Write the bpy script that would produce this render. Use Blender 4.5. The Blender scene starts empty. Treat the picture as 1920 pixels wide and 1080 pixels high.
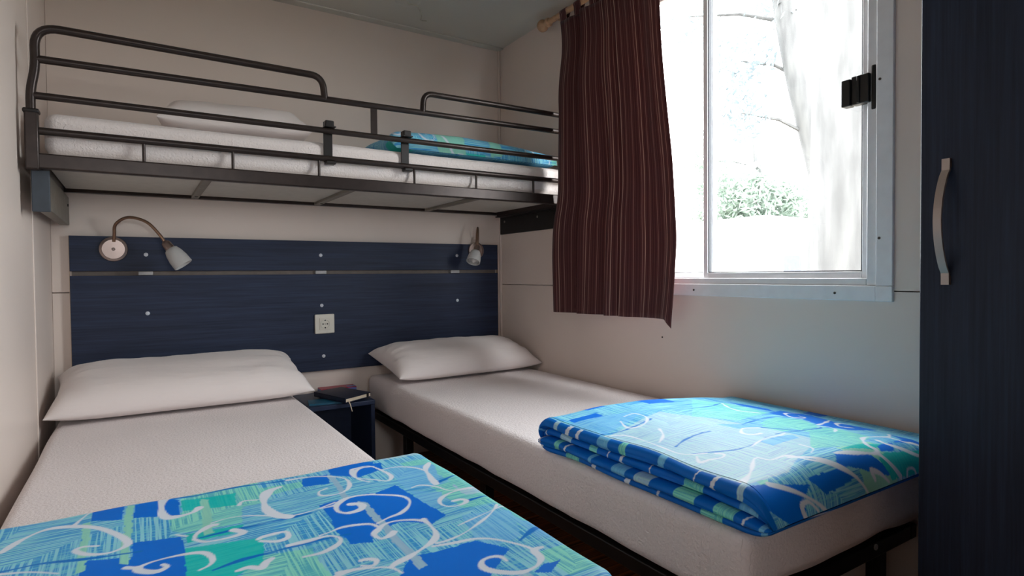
import bpy, bmesh, math, random
import numpy as np
from mathutils import Vector, Matrix, noise

# ------------------------------------------------------------------ camera, world, light, exposure
scene = bpy.context.scene
COL = scene.collection
random.seed(7)
W = 1.9            # room width (left wall x=0, right wall x=W), back wall at y=0
H = 2.057          # ceiling height
YF = -3.35         # wall behind the camera, with the open doorway
YC = -4.45         # outer wall of the passage beyond the doorway

def make_camera():
    yaw, pit, rol = 0.565143, -0.022880, -0.008979
    fw = Vector((math.sin(yaw)*math.cos(pit), math.cos(yaw)*math.cos(pit), math.sin(pit)))
    r = Vector((math.cos(yaw), -math.sin(yaw), 0))
    u = r.cross(fw)
    r2 = r*math.cos(rol) + u*math.sin(rol)
    u2 = -r*math.sin(rol) + u*math.cos(rol)
    m = Matrix((r2, u2, -fw)).transposed().to_4x4()
    m.translation = Vector((0.26284, -2.68877, 0.87397))
    cd = bpy.data.cameras.new('camera')
    cd.sensor_width = 36.0
    cd.lens = 1105.67/1920*36
    cd.clip_start = 0.02
    co = bpy.data.objects.new('camera', cd)
    co.matrix_world = m
    COL.objects.link(co)
    scene.camera = co
make_camera()

world = bpy.data.worlds.new('sky'); scene.world = world
world.use_nodes = True
bg = world.node_tree.nodes['Background']
bg.inputs['Color'].default_value = (0.94, 0.97, 1.0, 1)      # bright hazy overcast sky
bg.inputs['Strength'].default_value = 14.5

def portal(loc, sx, sy, rot):
    l = bpy.data.lights.new('window_portal', 'AREA'); l.shape = 'RECTANGLE'
    l.size = sx; l.size_y = sy; l.cycles.is_portal = True
    o = bpy.data.objects.new('window_portal', l); o.location = loc; o.rotation_euler = rot
    COL.objects.link(o)
portal((W+0.075, -1.345, 1.375), 1.03, 1.05, (0, math.pi/2, 0))
portal((.42, YC-.02, 1.325), .66, .51, (math.pi/2, 0, 0))

vs = scene.view_settings
vs.view_transform = 'Standard'; vs.look = 'None'; vs.gamma = 1.0
vs.use_curve_mapping = False
vs.exposure = 0.24

# ------------------------------------------------------------------ helpers
def lin(r, g, b):
    f = lambda c: (c/255/12.92 if c/255 <= .04045 else ((c/255+.055)/1.055)**2.4)
    return (f(r), f(g), f(b))

class Mat:
    def __init__(s, name, col=(.5,.5,.5), rough=.5, metal=0.0, **kw):
        s.m = bpy.data.materials.new(name); s.m.use_nodes = True
        s.t = s.m.node_tree; s.b = s.t.nodes['Principled BSDF']
        s.set('Base Color', (*col, 1)); s.set('Roughness', rough); s.set('Metallic', metal)
        for k, v in kw.items(): s.set(k, v)
    def set(s, k, v): s.b.inputs[k].default_value = v
    def n(s, typ, **kw):
        nd = s.t.nodes.new(typ)
        for k, v in kw.items():
            if k.startswith('_'): setattr(nd, k[1:], v)
            else: nd.inputs[k.replace('__', ' ')].default_value = v
        return nd
    def l(s, a, b): s.t.links.new(a, b)
    def coord(s, scale=(1,1,1), kind='Object', rot=(0,0,0)):
        tc = s.n('ShaderNodeTexCoord'); mp = s.n('ShaderNodeMapping')
        mp.inputs['Scale'].default_value = scale; mp.inputs['Rotation'].default_value = rot
        s.l(tc.outputs[kind], mp.inputs[0]); return mp.outputs[0]
    def ramp(s, fac, stops):
        r = s.n('ShaderNodeValToRGB'); e = r.color_ramp.elements
        while len(e) < len(stops): e.new(.5)
        for i, (p, c) in enumerate(stops):
            e[i].position = p; e[i].color = (*c, 1) if len(c) == 3 else c
        s.l(fac, r.inputs[0]); return r.outputs[0]
    def noise(s, vec, scale, detail=4, rough=.5):
        nn = s.n('ShaderNodeTexNoise', Scale=scale, Detail=detail, Roughness=rough)
        s.l(vec, nn.inputs['Vector']); return nn.outputs['Fac']
    def bump(s, h, strength=.2, dist=.002):
        b = s.n('ShaderNodeBump', Strength=strength, Distance=dist)
        s.l(h, b.inputs['Height']); s.l(b.outputs[0], s.b.inputs['Normal'])
    def mix(s, fac, a, b, mode='MIX'):
        m = s.n('ShaderNodeMix', _data_type='RGBA', _blend_type=mode)
        for sock, v in ((m.inputs[0], fac), (m.inputs[6], a), (m.inputs[7], b)):
            if hasattr(v, 'links'): s.l(v, sock)
            else: sock.default_value = v if isinstance(v, (int, float)) else (*v, 1)[:4]
        return m.outputs[2]
    def math(s, op, a, b=None, c=None):
        m = s.n('ShaderNodeMath', _operation=op)
        for i, v in enumerate((a, b, c)):
            if v is None: continue
            if hasattr(v, 'links'): s.l(v, m.inputs[i])
            else: m.inputs[i].default_value = v
        return m.outputs[0]
    def color(s, out): s.l(out, s.b.inputs['Base Color'])

def simple(name, col, rough=.5, metal=0, nscale=30, amt=.12, **kw):
    """plain colour with a little procedural unevenness"""
    m = Mat(name, col, rough, metal, **kw)
    f = m.noise(m.coord(), nscale, 3)
    m.color(m.ramp(f, [(.3, tuple(c*(1-amt) for c in col)), (.7, tuple(min(1, c*(1+amt)) for c in col))]))
    return m.m

def wall_mat(name, col, amt=.05):
    m = Mat(name, col, .42); m.set('Specular IOR Level', .35)
    f = m.noise(m.coord(), 2.2, 3)
    m.color(m.ramp(f, [(.3, tuple(c*(1-amt) for c in col)), (.7, col)]))
    m.bump(m.noise(m.coord(), 55, 3), .06, .002)
    return m.m

def wood_blue(name, axis, dark, light):
    m = Mat(name, dark, .5); m.set('Specular IOR Level', .3)
    sc = {'x': (1.5, 60, 60), 'z': (60, 60, 1.5)}[axis]
    f1 = m.noise(m.coord(sc), 3.0, 6, .65)
    sc2 = {'x': (.8, 14, 14), 'z': (14, 14, .8)}[axis]
    f2 = m.noise(m.coord(sc2), 2.0, 4)
    f = m.math('ADD', m.math('MULTIPLY', f1, .6), m.math('MULTIPLY', f2, .4))
    m.color(m.ramp(f, [(.36, dark), (.52, tuple((a+b)/2 for a, b in zip(dark, light))), (.66, light)]))
    m.bump(f1, .15, .001)
    return m.m

def sheet_mat(name, col, relief=.5):
    m = Mat(name, col, .85); m.set('Sheen Weight', .25); m.set('Specular IOR Level', .2)
    v = m.coord()
    br = m.n('ShaderNodeTexBrick', Scale=30.0, **{'Mortar__Size': .16, 'Brick__Width': .55, 'Row__Height': .32})
    dist = m.n('ShaderNodeVectorMath', _operation='ADD')
    nz = m.n('ShaderNodeTexNoise', Scale=40.0)
    m.l(v, nz.inputs['Vector'])
    sc = m.n('ShaderNodeVectorMath', _operation='SCALE'); sc.inputs['Scale'].default_value = .012
    m.l(nz.outputs['Color'], sc.inputs[0]); m.l(v, dist.inputs[0]); m.l(sc.outputs[0], dist.inputs[1])
    m.l(dist.outputs[0], br.inputs['Vector'])
    h = m.math('ADD', m.math('MULTIPLY', br.outputs['Fac'], -.6), m.noise(v, 160, 3))
    m.bump(h, relief, .006)
    f = m.noise(v, 4, 3)
    m.color(m.ramp(f, [(.3, tuple(c*.95 for c in col)), (.7, col)]))
    return m.m

M = {}
M['wall'] = wall_mat('cream_wall_panel', lin(237, 221, 211))
M['ceiling'] = wall_mat('ceiling_paint', lin(217, 212, 202))
M['white_pvc'] = simple('white_window_pvc', lin(240, 240, 243), .35, amt=.03)
M['screw'] = simple('screw_dark', lin(70, 66, 62), .4, .5)
M['black'] = simple('black_plastic', lin(24, 22, 22), .35)
M['metal'] = simple('bronze_grey_tube', lin(56, 46, 43), .34, .5, 40, .15)
M['metal2'] = simple('dark_bed_steel', lin(30, 27, 27), .4, .4)
M['hook'] = simple('dark_hook_steel', lin(34, 29, 28), .45, .3)
M['grey_plate'] = simple('grey_bracket', lin(128, 122, 112), .5)
M['blue_plate'] = simple('slate_bracket', lin(54, 62, 72), .5)
M['panel'] = simple('bunk_underside_board', lin(205, 200, 190), .6, amt=.05)
M['headboard'] = wood_blue('navy_laminate_grain', 'x', lin(28, 36, 58), lin(48, 59, 86))
M['wardrobe'] = wood_blue('navy_laminate_upright', 'z', lin(28, 37, 56), lin(46, 58, 82))
M['night'] = simple('navy_board', lin(36, 48, 76), .45)
M['edge'] = simple('beige_edge', lin(186, 160, 136), .5)
M['cap'] = simple('pale_cap', lin(214, 218, 226), .35, amt=.03)
M['spacer'] = simple('grey_spacer', lin(178, 176, 176), .45)
M['chrome'] = Mat('brushed_nickel', lin(158, 140, 134), .34, .9).m
M['bronze'] = Mat('flexible_bronze', lin(150, 120, 100), .35, .8).m
M['nickel'] = Mat('satin_aluminium', lin(178, 166, 160), .42, .6).m
M['socket'] = simple('socket_plastic', lin(226, 220, 208), .4, amt=.03)
M['sheet'] = sheet_mat('white_waffle_sheet', lin(244, 232, 231), .6)
M['bunk_sheet'] = sheet_mat('white_bunk_sheet', lin(240, 228, 224), .4)
def pillow_mat():
    m = Mat('white_pillowcase', lin(242, 231, 228), .8); m.set('Sheen Weight', .2); m.set('Specular IOR Level', .2)
    v = m.coord()
    m.bump(m.math('ADD', m.math('MULTIPLY', m.noise(m.coord((3, 12, 12)), 2.5, 3), .8), m.math('MULTIPLY', m.noise(v, 300, 2), .06)), .35, .012)
    return m.m
M['pillow'] = pillow_mat()
def floor_mat():
    m = Mat('brown_wood_floor', lin(120, 74, 42), .4)
    f = m.noise(m.coord((2, 60, 60)), 2.0, 5)
    m.color(m.ramp(f, [(.35, lin(70, 42, 26)), (.5, lin(128, 78, 42)), (.65, lin(176, 112, 60))]))
    return m.m
M['floor'] = floor_mat()
def curtain_mat():
    m = Mat('burgundy_striped_cloth', lin(64, 28, 30), .75)
    at = m.n('ShaderNodeAttribute', _attribute_name='cloth_uv'); sep = m.n('ShaderNodeSeparateXYZ')
    m.l(at.outputs['Vector'], sep.inputs[0])
    u = sep.outputs[0]
    def stripes(period, lo, off=0.0):
        a = m.math('FRACT', m.math('MULTIPLY_ADD', u, 1/period, off))
        return m.math('GREATER_THAN', a, lo)
    s1 = stripes(.031, .93); s2 = stripes(.0103, .84, .3); s3 = stripes(.093, .97, .55)
    band = m.noise(m.coord((1, 9, .05)), 2, 1)
    base = m.mix(m.math('MULTIPLY', s2, .7), lin(80, 34, 35), lin(122, 72, 70))
    base = m.mix(m.math('MULTIPLY', s1, .75), base, lin(172, 128, 120))
    base = m.mix(m.math('MULTIPLY', s3, .8), base, lin(196, 160, 146))
    m.color(base)
    m.set('Sheen Weight', .15)
    m.bump(m.noise(m.coord((1, 1, 1)), 500, 2), .15, .001)
    # cloth lets a little light through
    tr = m.n('ShaderNodeBsdfTranslucent'); m.l(base, tr.inputs['Color'])
    mx = m.n('ShaderNodeMixShader', Fac=.28)
    out = m.t.nodes['Material Output']
    m.l(m.b.outputs[0], mx.inputs[1]); m.l(tr.outputs[0], mx.inputs[2]); m.l(mx.outputs[0], out.inputs[0])
    return m.m
M['curtain'] = curtain_mat()
M['rod'] = simple('pale_wood_rod', lin(190, 150, 116), .45, nscale=60)
def glass_mat(name, tint=(1, 1, 1), spec=.06):
    m = Mat(name)
    tr = m.n('ShaderNodeBsdfTransparent'); tr.inputs[0].default_value = (*tint, 1)
    gl = m.n('ShaderNodeBsdfGlossy', Roughness=.02)
    mx = m.n('ShaderNodeMixShader', Fac=spec); out = m.t.nodes['Material Output']
    m.l(tr.outputs[0], mx.inputs[1]); m.l(gl.outputs[0], mx.inputs[2]); m.l(mx.outputs[0], out.inputs[0])
    return m.m
M['glass'] = glass_mat('window_glass', (.97, .985, .98), .04)
def frosted():
    m = Mat('frosted_lamp_glass', lin(226, 224, 222), .25)
    m.set('Transmission Weight', .35); m.set('IOR', 1.3)
    return m.m
M['frost'] = frosted()
M['bulb'] = Mat('bulb_reflector', lin(232, 230, 226), .18, .6).m
M['rubber'] = simple('dark_gasket', lin(52, 54, 60), .6)

def world_loc(o):
    v = Vector((0, 0, 0))
    while o is not None: v += o.location; o = o.parent
    return v
def place(o, c, parent, label=None):
    if parent is not None:
        o.parent = parent; o.location = Vector(c) - world_loc(parent)
    else: o.location = c
    if label: o['label'] = label
    COL.objects.link(o); return o

def raw(name, verts, faces, mat, parent=None, smooth=False, label=None, attrs=None, origin=None):
    V = np.asarray(verts, dtype=float)
    c = (V.min(0)+V.max(0))/2 if origin is None else np.array(origin, float)
    me = bpy.data.meshes.new(name)
    me.from_pydata((V-c).tolist(), [], faces if isinstance(faces, list) else faces.tolist())
    if smooth: me.polygons.foreach_set('use_smooth', [True]*len(me.polygons))
    if attrs:
        for k, (typ, data) in attrs.items():
            a = me.attributes.new(k, typ, 'POINT')
            a.data.foreach_set('color' if typ == 'FLOAT_COLOR' else 'vector', np.asarray(data, dtype=np.float32).ravel())
    me.materials.append(mat); me.update()
    return place(bpy.data.objects.new(name, me), c.tolist(), parent, label)

def from_bm(name, bm, mat, parent=None, smooth=False, label=None, ang=None):
    bmesh.ops.recalc_face_normals(bm, faces=bm.faces)
    xs = [v.co.copy() for v in bm.verts]
    c = Vector([(min(v[i] for v in xs)+max(v[i] for v in xs))/2 for i in range(3)])
    for v in bm.verts: v.co -= c
    me = bpy.data.meshes.new(name); bm.to_mesh(me); bm.free()
    if smooth:
        me.polygons.foreach_set('use_smooth', [True]*len(me.polygons))
        if ang: me.set_sharp_from_angle(angle=ang)
    me.materials.append(mat)
    return place(bpy.data.objects.new(name, me), c, parent, label)

def box(name, lo, hi, mat, parent=None, bevel=0.0, label=None, seg=2, rot=None):
    bm = bmesh.new(); bmesh.ops.create_cube(bm, size=1.0)
    lo = Vector(lo); hi = Vector(hi); s = hi-lo; c = (hi+lo)/2
    for v in bm.verts: v.co = Vector((v.co.x*s.x, v.co.y*s.y, v.co.z*s.z))
    if bevel > 0:
        bmesh.ops.bevel(bm, geom=bm.edges[:], offset=min(bevel, min(s)*.45), segments=seg, profile=.5, affect='EDGES')
    bm.normal_update()
    for f in bm.faces: f.smooth = bevel > 0 and seg > 1 and max(abs(q) for q in f.normal) < .999     # big faces stay flat
    for v in bm.verts:
        if rot is not None: v.co = rot @ v.co
        v.co += c
    return from_bm(name, bm, mat, parent, False, label)

def spline(pts, n=6):
    P = [Vector(p) for p in pts]; out = []
    for i in range(len(P)-1):
        p0 = P[max(i-1, 0)]; p1 = P[i]; p2 = P[i+1]; p3 = P[min(i+2, len(P)-1)]
        for k in range(n):
            t = k/n
            out.append(.5*((2*p1)+(p2-p0)*t+(2*p0-5*p1+4*p2-p3)*t*t+(3*p1-p0-3*p2+p3)*t**3))
    out.append(P[-1]); return out

def fillet(pts, r, n=6):
    P = [Vector(p) for p in pts]; out = [P[0]]
    for i in range(1, len(P)-1):
        a = (P[i-1]-P[i]); b = (P[i+1]-P[i])
        d = min(r, a.length*.5, b.length*.5)
        A = P[i]+a.normalized()*d; B = P[i]+b.normalized()*d
        for k in range(n+1):
            t = k/n; out.append((1-t)**2*A+2*t*(1-t)*P[i]+t*t*B)
    out.append(P[-1]); return out

def tube_bm(bm, pts, r, n=10):
    pts = [Vector(p) for p in pts]; R = r if isinstance(r, (list, tuple)) else [r]*len(pts)
    t0 = (pts[1]-pts[0]).normalized()
    nrm = t0.orthogonal().normalized(); rings = []
    for i, p in enumerate(pts):
        t = (pts[min(i+1, len(pts)-1)]-pts[max(i-1, 0)]).normalized()
        nrm = (nrm - t*nrm.dot(t)).normalized(); bn = t.cross(nrm)
        rings.append([bm.verts.new(p+(nrm*math.cos(2*math.pi*k/n)+bn*math.sin(2*math.pi*k/n))*R[i]) for k in range(n)])
    for a, b in zip(rings, rings[1:]):
        for k in range(n): bm.faces.new((a[k], a[(k+1) % n], b[(k+1) % n], b[k]))
    bm.faces.new(rings[0][::-1]); bm.faces.new(rings[-1])

def tube(name, pts, r, mat, parent=None, n=10, label=None):
    bm = bmesh.new(); tube_bm(bm, pts, r, n)
    return from_bm(name, bm, mat, parent, True, label, math.radians(60))

def lathe(name, prof, mat, parent, origin, axis, n=24, label=None, close=True):
    """prof: (radius, height) pairs along axis from origin"""
    q = Vector((0, 0, 1)).rotation_difference(Vector(axis).normalized()); o = Vector(origin)
    bm = bmesh.new(); rings = []
    for r, h in prof:
        rings.append([bm.verts.new(o + q @ Vector((max(r, 1e-4)*math.cos(2*math.pi*k/n), max(r, 1e-4)*math.sin(2*math.pi*k/n), h))) for k in range(n)])
    for a, b in zip(rings, rings[1:]):
        for k in range(n): bm.faces.new((a[k], a[(k+1) % n], b[(k+1) % n], b[k]))
    if close: bm.faces.new(rings[0][::-1]); bm.faces.new(rings[-1])
    return from_bm(name, bm, mat, parent, True, label, math.radians(45))

def thing(name, label, cat, loc=(0, 0, 0), group=None):
    o = bpy.data.objects.new(name, None); o.empty_display_size = .05
    o.location = loc; COL.objects.link(o); return tag(o, label, cat, group)
def tag(o, label, cat, group=None):
    o['label'] = label; o['category'] = cat
    if group: o['group'] = group
    return o
def struct(o, label=None):
    o['kind'] = 'structure'
    if label: o['label'] = label
    return o
def sroot(name, loc, label=None):
    o = bpy.data.objects.new(name, None); o.empty_display_size = .05; o.location = loc
    COL.objects.link(o); return struct(o, label)

# ------------------------------------------------------------------ room shell
T = .05
fl = struct(box('floor', (-.8-T, YC-T, -.06), (W+2*T, T, -.014), M['floor']), 'dark brown wooden floor under the beds')
pl0 = None
yy = 0.0; k = 0
while yy > YF+.01:
    y1 = max(yy-.12, YF)
    if pl0 is None or abs((yy-y1)-.12) > 1e-6:
        o = box('plank', (0, y1+.0015, -.014), (W, yy-.0015, 0), M['floor'], fl, .0015, seg=1)
        if pl0 is None: pl0 = o
    else:
        o = pl0.copy(); COL.objects.link(o); o.location = Vector((pl0.location.x, pl0.location.y + yy, pl0.location.z))
    yy = y1
struct(box('ceiling', (-.8-T, YC-T, H), (W+2*T, T+.02, H+.05), M['ceiling']), 'pale grey-white painted ceiling')

ZS = .822
wb = sroot('wall_back', (W/2, 0, 0), 'cream panelled wall behind the headboard and upper bunk')
box('panel', (0, 0, -.014), (W, T, ZS-.0015), M['wall'], wb, .001, seg=1)
box('panel', (0, 0, ZS+.0015), (W, T, H), M['wall'], wb, .001, seg=1)
box('backing', (-T, T, -.06), (W+T, T+.02, H), M['wall'], wb)
wl = sroot('wall_left', (0, YF/2, 0), 'cream panelled wall on the left')
for a, b in ((-.44, 0), (-1.64, -.443), (-2.84, -1.643), (YF, -2.843)):
    box('panel', (-T, a, -.014), (0, b, H), M['wall'], wl, .001, seg=1)
box('backing', (-T-.02, YF-T, -.06), (-T, T, H), M['wall'], wl)
tube('joint_strip', [(0.001, -.4415, 0.0), (0.001, -.4415, H)], .0025, M['wall'], wl, 8)

# window opening on the right wall
WY0, WY1, WZ0, WZ1 = -1.896, -.80, .836, 1.925
wr = sroot('wall_right', (W, YF/2, 0), 'cream panelled wall with the window')
for lo, hi in (((W, YF, -.014), (W+T, 0, ZS-.0015)), ((W, YF, ZS+.0015), (W+T, WY0, H)), ((W, WY1, ZS+.0015), (W+T, 0, H)),
               ((W, WY0, WZ1), (W+T, WY1, H)), ((W, WY0, ZS+.0015), (W+T, WY1, WZ0))):
    box('panel', lo, hi, M['wall'], wr)
for lo, hi in (((W+T, YF-T, -.06), (W+T+.02, T, WZ0)), ((W+T, YF-T, WZ1), (W+T+.02, T, H)), ((W+T, YF-T, WZ0), (W+T+.02, WY0, WZ1)), ((W+T, WY1, WZ0), (W+T+.02, T, WZ1))):
    box('backing', lo, hi, M['wall'], wr)
lathe('screw', [(.003, 0), (.003, .002), (.001, .003)], M['screw'], wr, (W, -1.145, .637), (-1, 0, 0), 8)
wf = sroot('wall_front', (W/2, YF, 0), 'cream wall with an open doorway behind the viewpoint')
DX0, DX1, DZ = .10, .74, 1.94
for lo, hi in (((-T, YF-T, -.014), (DX0, YF, H)), ((DX1, YF-T, -.014), (W+T, YF, H)), ((DX0, YF-T, DZ), (DX1, YF, H))): box('panel', lo, hi, M['wall'], wf)
# short unseen passage beyond the doorway; its window is added for fill light
wp = sroot('wall_passage', (.5, YC, 0), 'cream walls of the passage beyond the doorway')
PX0, PX1, PZ0, PZ1 = .07, .77, 1.05, 1.60
for lo, hi in (((-.8, YC-T, -.014), (PX0, YC, H)), ((PX1, YC-T, -.014), (W+T, YC, H)), ((PX0, YC-T, -.014), (PX1, YC, PZ0)), ((PX0, YC-T, PZ1), (PX1, YC, H)),
               ((-.8-T, YC-T, -.014), (-.8, YF-T, H)), ((W+T, YC-T, -.014), (W+2*T, YF-T, H)), ((-.8, YF-T, -.014), (-T, YF, H))): box('panel', lo, hi, M['wall'], wp)
w2 = sroot('fill_window', (.42, YC, PZ0), 'small white passage window out of view, added for fill light')
for lo, hi in (((PX0, YC-T, PZ0), (PX0+.02, YC, PZ1)), ((PX1-.02, YC-T, PZ0), (PX1, YC, PZ1)), ((PX0+.02, YC-T, PZ0), (PX1-.02, YC, PZ0+.02)), ((PX0+.02, YC-T, PZ1-.02), (PX1-.02, YC, PZ1))): box('frame', lo, hi, M['white_pvc'], w2, .002)
box('pane', (PX0+.02, YC-.028, PZ0+.02), (PX1-.02, YC-.024, PZ1-.02), M['glass'], w2)
struct(box('trim_1', (W-.012, -.012, 0), (W, 0, H), M['wall'], bevel=.004), 'slim beige strip in the far right corner')
struct(box('trim_2', (0, -.045, H-.006), (W, 0, H), M['ceiling'], bevel=.002), 'thin flat strip between back wall and ceiling')

# ------------------------------------------------------------------ window
wn = sroot('window_1', (W, -1.35, WZ0), 'white sliding window with bright daylight outside')
# flat outer trim, proud of the wall, with corner blocks
TW = .041
zt = WZ1
for nm, lo, hi in (('trim_board', (W-.010, WY0-TW, .836), (W+.002, WY0, zt)), ('trim_board', (W-.010, WY1, .836), (W+.002, WY1+TW, zt)),
                   ('trim_board', (W-.010, WY0, .795), (W+.002, WY1, .836)), ('trim_board', (W-.010, WY0, zt), (W+.002, WY1, zt+TW))):
    box(nm, lo, hi, M['white_pvc'], wn, .002)
for y0 in (WY0-TW, WY1):
    for z0 in (.795, zt): box('corner_block', (W-.011, y0, z0), (W+.002, y0+TW, z0+.041), M['white_pvc'], wn, .0015)
FR = .026
for lo, hi in (((W-.004, WY0, WZ0), (W+.06, WY0+FR, WZ1)), ((W-.004, WY1-FR, WZ0), (W+.06, WY1, WZ1)),
               ((W-.004, WY0+FR, WZ0), (W+.06, WY1-FR, WZ0+.02)), ((W-.004, WY0+FR, WZ1-.02), (W+.06, WY1-FR, WZ1))):
    box('frame', lo, hi, M['white_pvc'], wn, .003)
def sash(y0, y1, x, side):
    z0, z1 = WZ0+.02, WZ1-.02; s = .018
    for lo, hi in (((x, y0, z0), (x+.02, y0+s, z1)), ((x, y1-s, z0), (x+.02, y1, z1)), ((x, y0+s, z0), (x+.02, y1-s, z0+s)), ((x, y0+s, z1-s), (x+.02, y1-s, z1))):
        box('sash', lo, hi, M['white_pvc'], wn, .002)
    for lo, hi in (((x+.004, y0+s, z0+s), (x+.016, y0+s+.0035, z1-s)), ((x+.004, y1-s-.0035, z0+s), (x+.016, y1-s, z1-s)), ((x+.004, y0+s+.0035, z0+s), (x+.016, y1-s-.0035, z0+s+.003))):
        box('gasket', lo, hi, M['rubber'], wn)
    box('pane', (x+.008, y0+s, z0+s), (x+.012, y1-s, z1-s), M['glass'], wn)
sash(WY0+FR, -1.326, W+.008, 0)
sash(-1.350, WY1-FR, W+.031, 1)
for y, z in ((-1.905-.0, 1.37), (-1.905, .96), (-1.905, 1.75)):
    lathe('screw', [(.0035, 0), (.0035, .0015), (.001, .0025)], M['screw'], wn, (W-.010, y, z), (-1, 0, 0), 8)
for y in (-1.79, -1.3, -.9):
    lathe('screw', [(.0035, 0), (.0035, .0015), (.001, .0025)], M['screw'], wn, (W-.010, y, .815), (-1, 0, 0), 8)
# black latch on the sliding sash
box('latch_plate', (W-.006, -1.893, 1.297), (W+.008, -1.880, 1.414), M['black'], wn, .004)
lt = box('latch', (W-.016, -1.880, 1.318), (W+.010, -1.834, 1.394), M['black'], wn, .003)
box('grip', (W-.024, -1.836, 1.316), (W+.004, -1.812, 1.388), M['black'], lt, .003)
box('rib', (W-.020, -1.858, 1.320), (W-.014, -1.850, 1.392), M['black'], lt, .002)

# ------------------------------------------------------------------ headboard, socket
M['slot'] = simple('dull_slot_strip', lin(120, 108, 100), .6)
HX0, HX1 = .054, 1.866
hb = thing('headboard', 'long dark navy wood-grain headboard panel behind both lower beds', 'headboard', (W/2, 0, .453))
box('lower_board', (HX0, -.022, .453), (HX1, -.004, .883), M['headboard'], hb, .001, seg=1)
box('upper_board', (HX0, -.022, .900), (HX1, -.004, 1.030), M['headboard'], hb, .001, seg=1)
box('backing_strip', (HX0+.005, -.004, .46), (HX1-.005, -.001, 1.02), M['slot'], hb, label='beige strip showing in the slot')
for x in (.289, .951, 1.617): box('spacer', (x-.024, -.020, .884), (x+.024, -.004, .899), M['spacer'], hb, .002)
for x, z in ((.291, .963), (.950, .967), (1.626, .972), (.292, .737), (.951, .744), (1.626, .746), (.956, .518), (.292, .518), (1.626, .518)):
    lathe('screw_cap', [(.0075, 0), (.0075, .0015), (.005, .0035), (.001, .004)], M['cap'], hb, (x, -.022, z), (0, -1, 0), 14)
for x in (HX0-.0015, HX1): box('edge_band', (x, -.022, .453), (x+.0015, -.004, 1.03), M['edge'], hb)

so = thing('wall_socket', 'square cream electrical socket on the navy headboard', 'socket', (.961, -.022, .62))
box('plate', (.918, -.033, .619), (1.004, -.022, .705), M['socket'], so, .004)
ins = box('insert', (.937, -.036, .636), (.985, -.033, .688), M['socket'], so, .002)
lathe('well', [(.0205, 0), (.0205, .0025), (.0185, .0026), (.0175, .0005), (.001, .0003)], M['socket'], ins, (.961, -.036, .662), (0, -1, 0), 24)
for dx, dz, r in ((-.0095, 0, .003), (.0095, 0, .003), (0, 0, .0017), (0, -.0165, .0032), (0, .0165, .0028)):
    lathe('pin_hole', [(r, 0), (r, .0028), (r*.3, .003)], M['black'], ins, (.961+dx, -.0362, .662+dz), (0, -1, 0), 10)

# ------------------------------------------------------------------ reading lamps
def lamp(label, base, arm, axis, tip, rb=.046, L=.075):
    e = thing('reading_lamp', label, 'lamp', (base[0], -.022, base[2]), 'reading lamps on the headboard')
    lathe('base_plate', [(rb, 0), (rb, .006), (rb*.97, .010), (rb*.80, .012), (rb*.78, .009), (.006, .0095), (.005, .013), (.001, .014)], M['chrome'], e, (base[0], -.0225, base[2]), (0, -1, 0), 32)
    tube('arm', spline(arm, 10), .0055, M['bronze'], e, 10)
    a = Vector(axis).normalized(); p = Vector(arm[-1])
    so = lathe('lamp_holder', [(.006, -.004), (.012, 0), (.016, .006), (.017, .03), (.0175, .034), (.006, .036)], M['chrome'], e, p, a, 20)
    p2 = p + a*.030
    sh = lathe('glass_shade', [(.017, 0), (.023, .004), (.029, .02), (.0335, .045), (.0345, L), (.0325, L+.001), (.0315, L-.004), (.030, .045), (.026, .02), (.018, .006)], M['frost'], e, p2, a, 28, close=False)
    lathe('bulb', [(.009, .004), (.012, .02), (.024, .048), (.0255, .055), (.024, .058), (.012, .060), (.006, .066), (.001, .068)], M['bulb'], sh, p2, a, 20)
lamp('nickel reading lamp above the left pillow, its bronze arm arched sideways', (.188, 0, .982),
     [(.190, -.030, 1.010), (.192, -.038, 1.035), (.198, -.065, 1.073), (.238, -.105, 1.096), (.294, -.13, 1.079), (.334, -.14, 1.033), (.350, -.142, 1.006)],
     (.55, -.15, -.80), None)
lamp('small nickel reading lamp above the right pillow, seen end-on', (1.734, 0, .998),
     [(1.734, -.030, 1.022), (1.733, -.036, 1.05), (1.725, -.055, 1.09), (1.712, -.085, 1.110), (1.697, -.115, 1.095), (1.688, -.13, 1.05), (1.682, -.135, 1.015)],
     (-.42, -.30, -.80), None, rb=.044, L=.062)

# ------------------------------------------------------------------ upper bunk
D = -.66
bk = thing('bunk_bed', 'dark bronze tubular upper bunk frame fixed across the back wall', 'bunk bed', (W/2, -.33, 1.08))
mt = M['metal']
box('front_beam', (.022, D-.012, 1.170), (W-.012, D+.012, 1.211), mt, bk, .004)
box('wall_rail', (.022, -.034, 1.186), (W-.012, -.006, 1.211), mt, bk, .003)
for x in (.018, W-.046): box('end_beam', (x, D+.012, 1.178), (x+.028, -.034, 1.211), mt, bk, .003)
xs = [.46, .935, 1.46]
bounds = [.046]+xs+[W-.046]
for a, b in zip(bounds, bounds[1:]):
    box('underside_board', (a+.004, D+.014, 1.198), (b-.004, -.036, 1.210), M['panel'], bk, .001, seg=1)
for x in xs:
    c = box('cross_bar', (x-.013, D+.012, 1.186), (x+.013, -.034, 1.1975), M['grey_plate'], bk, .002)
    for y in (-.11, D+.09): lathe('screw', [(.006, 0), (.006, .002), (.001, .003)], M['screw'], c, (x, y, 1.186), (0, 0, -1), 10)
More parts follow.
